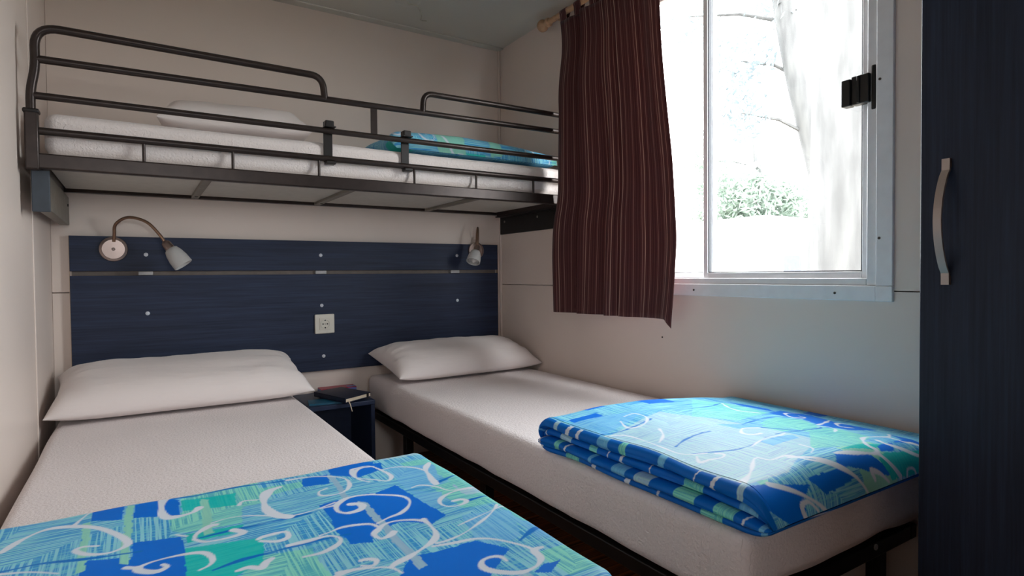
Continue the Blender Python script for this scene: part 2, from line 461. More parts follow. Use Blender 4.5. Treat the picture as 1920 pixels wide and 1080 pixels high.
# guard rails: tubes in the plane y = D
R = .0105
z1, z2, z3, z4 = 1.272, 1.366, 1.470, 1.548
tube('guard_rail', [(.045, D, z1), (W-.03, D, z1)], R, mt, bk)
tube('guard_rail', [(.037, D, z2), (W-.03, D, z2)], R*.95, mt, bk)
tube('guard_rail', [(.045, D, z3-.006), (W-.03, D, z3+.012)], R, mt, bk)
tube('guard_loop', fillet([(.030, D, 1.30), (.030, D, 1.38), (.042, D, 1.44), (.041, D, z4+.004), (.800, D, z4-.002), (.808, D, z3-.002)], .058, 8), R*1.05, mt, bk)
tube('guard_loop', fillet([(1.165, D, z3+.006), (1.170, D, z4), (W-.04, D, z4+.004), (W-.03, D, 1.30)], .058, 8), R, mt, bk)
tube('strut', [(W-.03, D, 1.20), (W-.03, D, 1.31)], R*1.2, mt, bk)
for x in (.285, .521, .785, 1.129, 1.388, 1.659): tube('strut', [(x, D, 1.208), (x, D, z1)], .0045, mt, bk, 8)
box('flat_bar', (.966, D-.002, z2), (.990, D+.002, z3), mt, bk, .001, seg=1)
po = box('corner_post', (.016, D-.016, 1.166), (.046, D+.014, 1.322), mt, bk, .004)
box('collar', (.013, D-.018, 1.316), (.049, D+.016, 1.328), M['hook'], po, .004)
for x in (.819, 1.098):
    h = box('hook_plate', (x-.015, D+.010, 1.262), (x+.015, D+.014, 1.398), M['hook'], bk, .001, seg=1)
    box('hook_lip', (x-.015, D-.016, 1.378), (x+.015, D+.012, 1.399), M['hook'], h, .004)
    box('hook_lip', (x-.017, D-.016, 1.377), (x+.021, D+.012, 1.381), M['hook'], h, .001)
    box('hook_foot', (x-.013, D-.018, 1.252), (x+.019, D+.012, 1.264), M['hook'], h, .003)
# wall brackets carrying the frame
bl = box('bracket', (.026, D+.022, 1.068), (.056, -.004, 1.169), M['grey_plate'], bk, .002, label='grey end bracket')
box('end_cap', (.025, D+.012, 1.056), (.065, D+.022, 1.169), M['blue_plate'], bl, .002, label='slate coloured cap')
lathe('screw', [(.005, 0), (.005, .003), (.001, .004)], M['black'], bl, (.056, -.06, 1.135), (1, 0, 0), 10)
br = box('bracket', (W-.012, D+.06, 1.085), (W-.002, -.014, 1.178), M['metal2'], bk, .002, label='dark steel side bracket')
for y in (-.06, -.36): lathe('screw', [(.006, 0), (.006, .002), (.001, .003)], M['grey_plate'], br, (W-.012, y, 1.15), (-1, 0, 0), 10)
box('bracket_lip', (W-.05, D+.06, 1.172), (W-.012, -.03, 1.178), M['metal2'], bk)

# ------------------------------------------------------------------ soft shapes
def axis_pts(h, r, n, m=5):
    inner = np.linspace(-(h-r), h-r, n)
    e = np.linspace(0, 1, m+1)[1:]
    return np.concatenate([-(h-r)-r*e[::-1], inner, (h-r)+r*e])
def soft_box(name, lo, hi, r, nx, ny, nz, mat, parent=None, fn=None, label=None):
    lo = np.array(lo); hi = np.array(hi); h = (hi-lo)/2; c = (hi+lo)/2
    ax = [axis_pts(h[i], r, n) for i, n in enumerate((nx, ny, nz))]
    V = []; F = []; off = 0
    for d in range(3):
        a, b = [i for i in range(3) if i != d]
        A, B = np.meshgrid(ax[a], ax[b], indexing='ij')
        for s in (-1, 1):
            P = np.zeros(A.shape+(3,)); P[..., a] = A; P[..., b] = B; P[..., d] = s*h[d]
            na, nb = A.shape
            idx = np.arange(na*nb).reshape(na, nb)+off
            q = np.stack([idx[:-1, :-1], idx[1:, :-1], idx[1:, 1:], idx[:-1, 1:]], -1).reshape(-1, 4)
            flip = (s < 0) ^ (d == 1)
            F.append(q[:, ::-1] if flip else q); V.append(P.reshape(-1, 3)); off += na*nb
    V = np.concatenate(V); F = np.concatenate(F)
    inner = np.clip(V, -(h-r), h-r); dv = V-inner; L = np.linalg.norm(dv, axis=1, keepdims=True); L[L == 0] = 1
    V = inner + r*dv/L + c
    if fn is not None: V = fn(V)
    key = np.round(V*1e5).astype(np.int64)
    _, first, inv = np.unique(key, axis=0, return_index=True, return_inverse=True)
    inv = inv.reshape(-1)
    F = inv[F]; V = V[first]
    return raw(name, V, F.tolist(), mat, parent, True, label)

def wob(x, y, seed, s=1.0):
    r = np.random.RandomState(seed); o = np.zeros_like(x)
    for i in range(7):
        a = r.uniform(0, 6.28); f = s*r.uniform(4, 16)
        o += np.sin((x*np.cos(a)+y*np.sin(a))*f + r.uniform(0, 6.28))/(1+i*.4)
    return o/3.5

ZM = .415        # mattress top
def mat_fn(seed, x0, x1, y0, y1, z0, ripple=1.0):
    def fn(V):
        V = V.copy(); top = np.clip((V[:, 2]-z0)/(ZM-z0), 0, 1)
        V[:, 2] += top*.0022*wob(V[:, 0], V[:, 1], seed) - .004*(1-top)*0
        edge = np.minimum(np.abs(V[:, 0]-x0), np.abs(V[:, 0]-x1))
        side = np.exp(-edge/.02)
        V[:, 0] += side*.0035*wob(V[:, 1], V[:, 2]*2, seed+1)*ripple*(V[:, 0] < x1-.1)
        low = np.clip(1-(V[:, 2]-z0)/.05, 0, 1)
        V[:, 2] += low*.008*np.abs(wob(V[:, 1]*2, V[:, 0]*2, seed+3))*ripple
        foot = np.exp(-np.abs(V[:, 1]-y0)/.03)
        V[:, 2] += low*foot*(.018+.016*wob(V[:, 0]*2.2, V[:, 1], seed+5))
        V[:, 1] += low*foot*.03
        return V
    return fn
LX0, LX1, RX0, RX1 = .030, .770, 1.152, 1.888
lm = tag(soft_box('mattress', (LX0, -2.05, .262), (LX1, -.03, ZM), .028, 40, 90, 8, M['sheet'], None, mat_fn(3, LX0, LX1, -2.05, -.03, .262)),
    'white sheeted mattress of the left lower bed, against the left wall', 'mattress', 'sheeted mattresses')
rm = tag(soft_box('mattress', (RX0, -2.045, .262), (RX1, -.03, ZM), .028, 40, 90, 8, M['sheet'], None, mat_fn(9, RX0, RX1, -2.045, -.03, .262)),
    'white sheeted mattress of the right lower bed, below the window', 'mattress', 'sheeted mattresses')
def bunk_fn(V):
    V = V.copy(); top = np.clip((V[:, 2]-1.212)/.12, 0, 1)
    u = (V[:, 1]+.33)/.30
    V[:, 2] += top*(.008*np.clip(1-u*u, 0, 1) + .004*wob(V[:, 0], V[:, 1], 5))
    f = np.exp(-np.abs(V[:, 1]+.638)/.02)
    V[:, 1] += f*.004*wob(V[:, 0]*2, V[:, 2]*3, 8)
    V[:, 2] += (1-top)*f*.0
    return V
tag(soft_box('mattress', (.052, -.640, 1.2125), (W-.052, -.04, 1.330), .030, 80, 24, 8, M['bunk_sheet'], None, bunk_fn),
    'thin white sheeted mattress on the upper bunk', 'mattress', 'sheeted mattresses')

def bed_frame(label, x0, x1, y0, y1):
    e = thing('bed_frame', label, 'bed frame', ((x0+x1)/2, (y0+y1)/2, 0), 'lower bed frames')
    z0, z1 = .218, .252
    for x in (x0, x1-.03): box('side_rail', (x, y0, z0), (x+.03, y1, z1), M['metal2'], e, .003)
    for y in (y0, y1-.03): box('end_rail', (x0+.03, y, z0), (x1-.03, y+.03, z1), M['metal2'], e, .003)
    n = 12
    for i in range(n):
        y = y0+.06+(y1-y0-.12)*i/(n-1)
        box('slat', (x0+.03, y-.025, .236), (x1-.03, y+.025, .248), M['edge'], e, .002, seg=1)
    for x in (x0+.04, x1-.075):
        for y in (y0+.05, (y0+y1)/2, y1-.31):
            box('leg', (x, y, 0), (x+.035, y+.035, z0), M['metal2'], e, .003)
    for x in (x0+.2, x1-.2): lathe('bolt', [(.007, 0), (.007, .003), (.002, .004)], M['spacer'], e, (x, y0, .245), (0, -1, 0), 10)
bed_frame('dark steel bed base under the left mattress', .045, .757, -2.03, -.04)
bed_frame('dark steel bed base with legs under the right mattress', 1.168, 1.872, -2.005, -.04)

def pillow(name, label, c, L, Dp, t, rotz, tilt, seed, group, mat='pillow', flat=.35, tilt_y=0.0):
    n, m = 70, 44
    u = np.linspace(-1, 1, n); v = np.linspace(-1, 1, m)
    U, Vv = np.meshgrid(np.sin(u*math.pi/2), np.sin(v*math.pi/2), indexing='ij')
    prof = np.clip(1-np.abs(U)**6, 0, 1)**.5 * np.clip(1-np.abs(Vv)**2.8, 0, 1)**.52
    X = U*L/2*(1-.035*(1-np.abs(Vv)**2)*np.abs(U)**4*1.5); Y = Vv*Dp/2*(1-.05*(1-np.abs(U)**2)*np.abs(Vv)**4)
    wr_ = wob(X*1.6, Y*5, seed)*.005 + wob(X*5, Y*3, seed+1)*.0025
    ca = np.arctan2(Y, (L/2-np.abs(X))+.02); wr_ += np.exp(-(L/2-np.abs(X))/.09)*np.sin(ca*11+seed)*.006*np.sign(X+9)
    cor = np.exp(-((1-np.abs(U))/.22))*np.sin(Vv*9+seed)*.004
    top = t*(1-flat)*prof + wr_*prof + cor*prof**.5; bot = -t*flat*prof
    P = np.concatenate([np.stack([X, Y, top], -1).reshape(-1, 3), np.stack([X, Y, bot], -1).reshape(-1, 3)])
    idx = np.arange(n*m).reshape(n, m)
    q = np.stack([idx[:-1, :-1], idx[1:, :-1], idx[1:, 1:], idx[:-1, 1:]], -1).reshape(-1, 4)
    F = np.concatenate([q, q[:, ::-1]+n*m])
    Rm = np.array((Matrix.Rotation(rotz, 3, 'Z') @ Matrix.Rotation(tilt, 3, 'X') @ Matrix.Rotation(tilt_y, 3, 'Y')))
    P = P @ Rm.T
    P += np.array(c)
    key = np.round(P*1e6).astype(np.int64)
    _, first, inv = np.unique(key, axis=0, return_index=True, return_inverse=True); inv = inv.reshape(-1)
    F = inv[F]; P = P[first]
    F = [list(dict.fromkeys(f)) for f in F.tolist()]
    F = [f for f in F if len(f) > 2]
    o = raw(name, P, F, M[mat], None, True)
    return tag(o, label, 'pillow', group)
pillow('pillow', 'plump white pillow at the head of the left lower bed', (.412, -.238, .485), .80, .42, .135, math.radians(0), math.radians(10), 2, 'white pillows')
pillow('pillow', 'white pillow at the head of the right lower bed under the curtain', (1.523, -.214, .482), .735, .36, .125, math.radians(2), math.radians(11), 6, 'white pillows')
pillow('pillow', 'white pillow lying on the upper bunk mattress', (.575, -.31, 1.392), .48, .36, .14, math.radians(-4), 0, 11, 'white pillows', flat=.33)

# ------------------------------------------------------------------ printed duvets
PAL = {'blue': lin(0, 116, 226), 'turq': lin(0, 200, 194), 'lgreen': lin(124, 228, 198), 'lblue': lin(112, 190, 240),
       'bar': lin(150, 220, 200), 'lilac': lin(160, 196, 222), 'pale': lin(186, 218, 232), 'base': lin(92, 192, 232),
       'line': lin(0, 120, 210), 'curl': lin(226, 232, 244)}
HATCH = {'blue': 0.0, 'turq': .12, 'lgreen': .75, 'lblue': .45, 'bar': .1, 'lilac': .1, 'pale': .55, 'base': 1.0, 'line': 0, 'curl': 0}
LEFT_PRINT = {
 "curl": [
  (0.008,[(0.197,-1.483),(0.181,-1.519),(0.171,-1.548)]),
  (0.012,[(0.091,-1.603),(0.111,-1.565),(0.136,-1.542),(0.168,-1.55),(0.202,-1.577),(0.228,-1.619),(0.242,-1.656),(0.239,-1.676),(0.221,-1.689),(0.2,-1.682),(0.184,-1.664),(0.181,-1.652),(0.189,-1.647),(0.206,-1.654)]),
  (0.017,[(0.302,-1.49),(0.291,-1.509),(0.289,-1.553),(0.295,-1.586),(0.312,-1.592),(0.332,-1.587),(0.341,-1.573)]),
  (0.02,[(0.476,-1.549),(0.456,-1.559),(0.44,-1.593),(0.438,-1.643),(0.444,-1.685),(0.458,-1.703)]),
  (0.006,[(0.458,-1.703),(0.412,-1.664),(0.379,-1.651),(0.354,-1.656)]),
  (0.01,[(0.401,-1.598),(0.409,-1.583),(0.43,-1.591)]),
  (0.01,[(0.304,-1.669),(0.317,-1.686)]),
  (0.012,[(0.326,-1.707),(0.33,-1.687),(0.35,-1.667),(0.358,-1.668)]),
  (0.012,[(0.326,-1.707),(0.339,-1.728),(0.369,-1.736),(0.389,-1.73),(0.378,-1.71)]),
  (0.009,[(0.404,-1.767),(0.413,-1.762),(0.443,-1.762),(0.442,-1.784),(0.425,-1.788),(0.406,-1.775)]),
  (0.01,[(0.448,-1.853),(0.474,-1.856),(0.499,-1.844),(0.506,-1.827),(0.494,-1.811),(0.469,-1.81),(0.436,-1.81)]),
  (0.009,[(0.242,-1.756),(0.255,-1.764),(0.271,-1.756),(0.299,-1.754),(0.331,-1.765),(0.341,-1.792),(0.337,-1.812),(0.324,-1.822)]),
  (0.012,[(0.255,-1.764),(0.258,-1.778),(0.275,-1.793),(0.288,-1.786),(0.284,-1.774)]),
  (0.009,[(0.496,-1.519),(0.531,-1.523),(0.565,-1.546),(0.586,-1.579),(0.585,-1.616),(0.569,-1.646),(0.547,-1.653),(0.527,-1.64),(0.529,-1.619),(0.544,-1.612)]),
  (0.009,[(0.655,-1.544),(0.628,-1.541),(0.61,-1.563),(0.606,-1.599),(0.619,-1.626)]),
  (0.011,[(0.604,-1.691),(0.565,-1.682),(0.538,-1.7),(0.532,-1.729),(0.545,-1.748),(0.566,-1.743),(0.57,-1.721),(0.556,-1.712)]),
  (0.005,[(0.458,-1.703),(0.495,-1.7),(0.537,-1.689)]),
  (0.011,[(0.365,-1.849),(0.38,-1.846),(0.393,-1.855),(0.402,-1.842),(0.411,-1.835)]),
  (0.01,[(0.476,-1.922),(0.503,-1.928),(0.518,-1.938)]),
  (0.008,[(0.103,-1.682),(0.134,-1.697),(0.167,-1.725)]),
  (0.009,[(0.614,-1.537),(0.647,-1.536),(0.66,-1.574),(0.665,-1.616),(0.65,-1.638),(0.631,-1.62),(0.606,-1.593),(0.605,-1.565),(0.614,-1.537)]),
  (0.007,[(0.66,-1.574),(0.694,-1.574),(0.723,-1.604),(0.73,-1.649),(0.717,-1.703)]),
  (0.013,[(0.758,-1.587),(0.735,-1.619),(0.726,-1.657),(0.718,-1.704)]),
  (0.008,[(0.675,-1.694),(0.692,-1.691),(0.713,-1.715),(0.724,-1.746),(0.751,-1.755),(0.77,-1.758)]),
  (0.009,[(0.759,-1.76),(0.731,-1.756),(0.705,-1.765),(0.687,-1.784),(0.685,-1.807),(0.699,-1.82),(0.718,-1.817),(0.726,-1.806),(0.72,-1.797),(0.707,-1.797)]),
  (0.008,[(0.51,-1.699),(0.536,-1.7),(0.555,-1.683),(0.581,-1.682),(0.615,-1.701),(0.642,-1.723),(0.647,-1.749),(0.635,-1.774),(0.614,-1.792),(0.593,-1.797),(0.571,-1.807)]),
  (0.01,[(0.536,-1.7),(0.53,-1.724),(0.538,-1.741),(0.558,-1.743),(0.573,-1.732),(0.569,-1.718),(0.559,-1.715)]),
  (0.007,[(0.483,-1.803),(0.498,-1.8),(0.522,-1.793),(0.557,-1.802),(0.567,-1.819)]),
  (0.009,[(0.563,-1.83),(0.578,-1.816),(0.599,-1.815),(0.622,-1.827),(0.634,-1.842)]),
  (0.012,[(0.635,-1.835),(0.635,-1.871),(0.63,-1.894),(0.616,-1.91),(0.597,-1.921),(0.572,-1.934),(0.547,-1.944),(0.537,-1.951)]),
  (0.011,[(0.563,-1.83),(0.552,-1.842),(0.557,-1.861),(0.573,-1.856),(0.581,-1.849)]),
  (0.006,[(0.619,-1.918),(0.638,-1.919),(0.668,-1.913),(0.705,-1.896),(0.733,-1.878),(0.762,-1.85)]),
  (0.008,[(0.61,-1.924),(0.64,-1.932),(0.668,-1.938),(0.689,-1.952),(0.707,-1.977),(0.72,-2.003),(0.723,-2.022)]),
  (0.012,[(0.737,-2.014),(0.722,-2.016),(0.716,-2.04),(0.7,-2.056),(0.679,-2.061),(0.662,-2.056),(0.644,-2.038),(0.638,-2.02),(0.646,-2.004),(0.661,-2.001),(0.672,-2.008),(0.673,-2.022)]),
  (0.009,[(0.471,-1.93),(0.493,-1.929),(0.516,-1.937),(0.537,-1.951),(0.544,-1.973)]),
  (0.01,[(0.51,-1.909),(0.52,-1.911),(0.528,-1.921),(0.52,-1.932),(0.507,-1.923)]),
  (0.004,[(0.67,-1.887),(0.734,-1.871),(0.81,-1.84)])],
 "line": [
  (0.009,[(0.075,-1.501),(0.108,-1.48),(0.157,-1.47),(0.197,-1.472),(0.239,-1.5),(0.281,-1.497),(0.34,-1.51),(0.403,-1.506),(0.468,-1.519),(0.525,-1.519)]),
  (0.009,[(0.102,-1.675),(0.142,-1.677),(0.186,-1.693),(0.23,-1.702),(0.258,-1.706)]),
  (0.009,[(0.326,-1.707),(0.364,-1.709),(0.405,-1.712),(0.456,-1.711),(0.493,-1.708)]),
  (0.009,[(0.339,-1.832),(0.376,-1.819),(0.414,-1.817),(0.467,-1.816),(0.522,-1.822)]),
  (0.01,[(0.724,-1.698),(0.767,-1.685)]),
  (0.01,[(0.726,-1.809),(0.77,-1.804)]),
  (0.01,[(0.722,-1.98),(0.748,-1.966),(0.81,-1.935)])],
 "patch": [
  ("lgreen",[(0.296,-1.577),(0.405,-1.59),(0.394,-1.688),(0.318,-1.671),(0.298,-1.649)]),
  ("lgreen",[(0.4,-1.533),(0.519,-1.541),(0.512,-1.573),(0.399,-1.587)]),
  ("lgreen",[(0.398,-1.82),(0.463,-1.835),(0.468,-1.952),(0.357,-1.878)]),
  ("lblue",[(0.668,-1.562),(0.76,-1.6),(0.728,-1.71),(0.664,-1.697),(0.666,-1.638)]),
  ("lblue",[(0.664,-1.706),(0.711,-1.746),(0.675,-1.809),(0.661,-1.807)]),
  ("lblue",[(0.691,-1.858),(0.769,-1.879),(0.732,-1.968),(0.68,-1.977),(0.67,-1.939)]),
  ("blue",[(0.189,-1.467),(0.236,-1.488),(0.234,-1.564),(0.193,-1.545)]),
  ("blue",[(0.25,-1.507),(0.299,-1.498),(0.315,-1.52),(0.315,-1.589),(0.25,-1.565)]),
  ("blue",[(0.248,-1.664),(0.31,-1.681),(0.312,-1.763),(0.307,-1.846),(0.191,-1.769),(0.188,-1.701),(0.249,-1.721)]),
  ("blue",[(0.519,-1.528),(0.568,-1.535),(0.557,-1.591),(0.512,-1.573)]),
  ("blue",[(0.581,-1.473),(0.665,-1.515),(0.645,-1.573),(0.571,-1.523)]),
  ("blue",[(0.512,-1.682),(0.607,-1.682),(0.543,-1.866),(0.513,-1.854),(0.514,-1.792)]),
  ("turq",[(0.318,-1.522),(0.403,-1.535),(0.397,-1.595),(0.318,-1.573)]),
  ("turq",[(0.317,-1.678),(0.393,-1.696),(0.387,-1.724),(0.315,-1.715)]),
  ("turq",[(0.312,-1.735),(0.413,-1.765),(0.398,-1.839),(0.346,-1.872),(0.307,-1.846)]),
  ("blue",[(0.581,-1.497),(0.676,-1.531),(0.665,-1.571),(0.61,-1.59),(0.569,-1.541)]),
  ("blue",[(0.518,-1.728),(0.655,-1.666),(0.67,-1.844),(0.641,-1.857),(0.603,-1.821),(0.553,-1.836),(0.517,-1.851),(0.506,-1.806)]),
  ("blue",[(0.532,-1.989),(0.57,-1.938),(0.667,-1.944),(0.697,-1.993),(0.627,-2.051)]),
  ("blue",[(0.706,-2.059),(0.736,-2.058),(0.704,-2.083),(0.685,-2.071)]),
  ("bar",[(0.239,-1.5),(0.25,-1.507),(0.244,-1.745),(0.233,-1.737)]),
  ("bar",[(0.347,-1.531),(0.36,-1.54),(0.352,-1.701),(0.339,-1.701)]),
  ("bar",[(0.183,-1.547),(0.194,-1.546),(0.195,-1.737),(0.185,-1.741)]),
  ("lilac",[(0.565,-1.533),(0.575,-1.552),(0.564,-1.686),(0.553,-1.689)]),
  ("lilac",[(0.57,-1.706),(0.582,-1.722),(0.581,-1.972),(0.567,-1.978)])]}
RIGHT_PRINT = {
 "curl": [
  (0.01,[(1.815,-1.738),(1.767,-1.732),(1.729,-1.75),(1.703,-1.783),(1.717,-1.801),(1.746,-1.796),(1.753,-1.776)]),
  (0.009,[(1.662,-1.878),(1.723,-1.861),(1.797,-1.832)]),
  (0.011,[(1.745,-1.92),(1.721,-1.904),(1.741,-1.881),(1.778,-1.867),(1.795,-1.879)]),
  (0.011,[(1.755,-1.997),(1.707,-2.017),(1.66,-2.009),(1.622,-2.007),(1.581,-2.025),(1.546,-2.052),(1.555,-2.068),(1.536,-2.074),(1.489,-2.066),(1.424,-2.052)]),
  (0.011,[(1.697,-2.022),(1.691,-2.054),(1.727,-2.065),(1.744,-2.086),(1.711,-2.097),(1.657,-2.078),(1.615,-2.054),(1.625,-2.033)]),
  (0.01,[(1.546,-2.074),(1.575,-2.102),(1.595,-2.12)]),
  (0.009,[(1.621,-2.134),(1.626,-2.112),(1.652,-2.114),(1.662,-2.129)]),
  (0.009,[(1.546,-2.121),(1.517,-2.104),(1.49,-2.098),(1.494,-2.11)]),
  (0.009,[(1.427,-1.886),(1.406,-1.883),(1.394,-1.864),(1.416,-1.843),(1.44,-1.834),(1.472,-1.849)]),
  (0.006,[(1.324,-1.936),(1.39,-1.918),(1.444,-1.921),(1.479,-1.91)]),
  (0.009,[(1.199,-1.9),(1.18,-1.924),(1.202,-1.929),(1.227,-1.938),(1.244,-1.93),(1.237,-1.916)]),
  (0.008,[(1.155,-2.044),(1.219,-2.01),(1.274,-1.979),(1.286,-2.004),(1.326,-2.013),(1.335,-2.046),(1.368,-2.065),(1.436,-2.1)]),
  (0.009,[(1.693,-1.575),(1.641,-1.635),(1.618,-1.691),(1.647,-1.728)]),
  (0.008,[(1.629,-1.897),(1.664,-1.9),(1.652,-1.927),(1.608,-1.949)]),
  (0.006,[(1.412,-1.985),(1.41,-2.014),(1.378,-2.03)]),
  (0.011,[(1.195,-2.062),(1.257,-2.096),(1.309,-2.125),(1.336,-2.153),(1.315,-2.174),(1.289,-2.179),(1.263,-2.156),(1.244,-2.126),(1.241,-2.109),(1.263,-2.106),(1.289,-2.124)]),
  (0.01,[(1.319,-2.02),(1.356,-2.049),(1.428,-2.096),(1.474,-2.137),(1.474,-2.16)]),
  (0.008,[(1.264,-1.983),(1.195,-2.023),(1.14,-2.038)]),
  (0.008,[(1.262,-1.613),(1.237,-1.667),(1.279,-1.672),(1.33,-1.635),(1.336,-1.586),(1.299,-1.587)]),
  (0.007,[(1.126,-1.678),(1.191,-1.701),(1.189,-1.798),(1.187,-1.867),(1.226,-1.902)]),
  (0.008,[(1.283,-1.721),(1.251,-1.763),(1.208,-1.792)])],
 "line": [
  (0.008,[(1.508,-1.623),(1.588,-1.617),(1.69,-1.573)]),
  (0.008,[(1.473,-1.804),(1.536,-1.792),(1.644,-1.775)]),
  (0.009,[(1.483,-1.851),(1.532,-1.897),(1.607,-1.91),(1.635,-1.902)]),
  (0.005,[(1.444,-1.91),(1.493,-1.907),(1.566,-1.908)]),
  (0.006,[(1.293,-1.807),(1.35,-1.81)]),
  (0.006,[(1.204,-1.884),(1.266,-1.922),(1.3,-1.93),(1.344,-1.929),(1.402,-1.915)]),
  (0.008,[(1.155,-1.666),(1.216,-1.675),(1.331,-1.648)]),
  (0.008,[(1.213,-1.833),(1.267,-1.814),(1.33,-1.806)])],
 "patch": [
  ("pale",[(1.123,-1.696),(1.404,-1.606),(1.479,-1.786),(1.489,-1.983),(1.264,-2.055),(1.11,-2.047),(1.115,-1.969)]),
  ("lgreen",[(1.636,-1.514),(1.715,-1.57),(1.68,-1.733),(1.507,-1.772),(1.431,-1.69)]),
  ("lgreen",[(1.515,-1.819),(1.646,-1.776),(1.691,-1.823),(1.65,-1.884),(1.553,-1.898)]),
  ("lgreen",[(1.541,-1.928),(1.663,-1.921),(1.655,-2.006),(1.508,-2.05),(1.408,-2.013)]),
  ("lblue",[(1.413,-1.776),(1.515,-1.819),(1.485,-1.852),(1.418,-1.832)]),
  ("lblue",[(1.366,-1.923),(1.474,-1.93),(1.461,-1.955),(1.36,-1.96)]),
  ("blue",[(1.74,-1.555),(1.755,-1.597),(1.773,-1.67),(1.734,-1.718),(1.716,-1.63)]),
  ("blue",[(1.784,-1.697),(1.827,-1.765),(1.783,-1.855),(1.794,-1.954),(1.693,-1.941),(1.662,-1.892),(1.703,-1.816),(1.68,-1.733)]),
  ("blue",[(1.755,-1.997),(1.755,-2.048),(1.756,-2.072),(1.646,-2.053),(1.712,-2.045)]),
  ("blue",[(1.575,-2.055),(1.646,-2.053),(1.615,-2.074),(1.565,-2.072)]),
  ("blue",[(1.422,-2.051),(1.517,-2.074),(1.575,-2.119),(1.393,-2.076)]),
  ("turq",[(1.455,-2.045),(1.529,-2.044),(1.595,-2.055),(1.546,-2.066),(1.453,-2.046)]),
  ("turq",[(1.575,-2.075),(1.756,-2.085),(1.756,-2.126),(1.556,-2.12),(1.536,-2.084)]),
  ("blue",[(1.094,-2.058),(1.155,-2.053),(1.289,-2.087),(1.25,-2.103),(1.244,-2.159),(1.195,-2.175),(1.195,-2.13)]),
  ("blue",[(1.289,-2.078),(1.391,-2.079),(1.428,-2.1),(1.322,-2.107)]),
  ("lblue",[(1.12,-1.54),(1.293,-1.556),(1.378,-1.588),(1.134,-1.683)])]}

def seg_dist(U, V, pts):
    d = np.full(U.shape, 9.0)
    for (ax, ay), (bx, by) in zip(pts, pts[1:]):
        vx, vy = bx-ax, by-ay; L2 = vx*vx+vy*vy+1e-12
        t = np.clip(((U-ax)*vx+(V-ay)*vy)/L2, 0, 1)
        d = np.minimum(d, np.hypot(U-ax-t*vx, V-ay-t*vy))
    return d
def smooth_pts(p):
    return [(v.x, v.y) for v in spline([(x, y, 0) for x, y in p], 4)] if len(p) > 2 else p
def inside(U, V, poly):
    r = np.zeros(U.shape, bool); n = len(poly); j = n-1
    for i in range(n):
        xi, yi = poly[i]; xj, yj = poly[j]
        c = ((yi > V) != (yj > V)) & (U < (xj-xi)*(V-yi)/(yj-yi+1e-12)+xi)
        r ^= c; j = i
    return r
def rnd_print(seed, x0, x1, y0, y1, n=9):
    r = random.Random(seed); d = {'curl': [], 'line': [], 'patch': []}
    for i in range(n*2):
        cx, cy = r.uniform(x0, x1), r.uniform(y0, y1); w, h = r.uniform(.05, .13), r.uniform(.05, .13)
        d['patch'].append((r.choice(['blue', 'blue', 'turq', 'lgreen', 'lblue', 'bar']), [(cx-w/2, cy-h/2), (cx+w/2, cy-h/2), (cx+w/2, cy+h/2), (cx-w/2, cy+h/2)]))
    for i in range(n):
        cx, cy = r.uniform(x0, x1), r.uniform(y0, y1); R0 = r.uniform(.03, .06); a0 = r.uniform(0, 6.28); s = r.choice([-1, 1])
        pts = [(cx+R0*(.25+.75*t)*math.cos(a0+s*t*6.6), cy+R0*(.25+.75*t)*math.sin(a0+s*t*6.6)) for t in [k/9 for k in range(10)]]
        e = pts[-1]; pts.append((e[0]+r.uniform(-.08, .08), e[1]+r.uniform(-.08, .08)))
        d['curl'].append((.009, pts))
    for i in range(max(2, n//4)):
        y = r.uniform(y0, y1); d['line'].append((.008, [(x0+(x1-x0)*t, y+.03*math.sin(5*t+i)) for t in (0, .2, .4, .6, .8, 1)]))
    return d
def paint(U, V, prints, side=None):
    n = U.size; col = np.tile(np.array(PAL['base']), (n, 1)); hat = np.full(n, HATCH['base'])
    Uw = U+.0006*np.sin(V*230)+.0008*np.sin(V*60+1); Vw = V+.0006*np.sin(U*210)+.0008*np.sin(U*50+2)
    for d in prints:
        for k, poly in d['patch']:
            m = inside(Uw, Vw, poly); col[m] = PAL[k]; hat[m] = HATCH[k]
    for d in prints:
        for key in ('line', 'curl'):
            for w, p in d[key]:
                sp = smooth_pts(p); xs = [q[0] for q in sp]; ys = [q[1] for q in sp]; mg = w+.004
                sel = np.nonzero((U > min(xs)-mg) & (U < max(xs)+mg) & (V > min(ys)-mg) & (V < max(ys)+mg))[0]
                if not len(sel): continue
                dist = seg_dist(U[sel], V[sel], sp)
                wid = (w/2)*(.78+.3*np.sin(U[sel]*70+V[sel]*55))
                a = np.clip((wid-dist)/.0016+.5, 0, 1)[:, None]
                col[sel] = col[sel]*(1-a)+np.array(PAL[key])*a; hat[sel] *= (1-a[:, 0])
    return np.concatenate([col, hat[:, None]], 1)

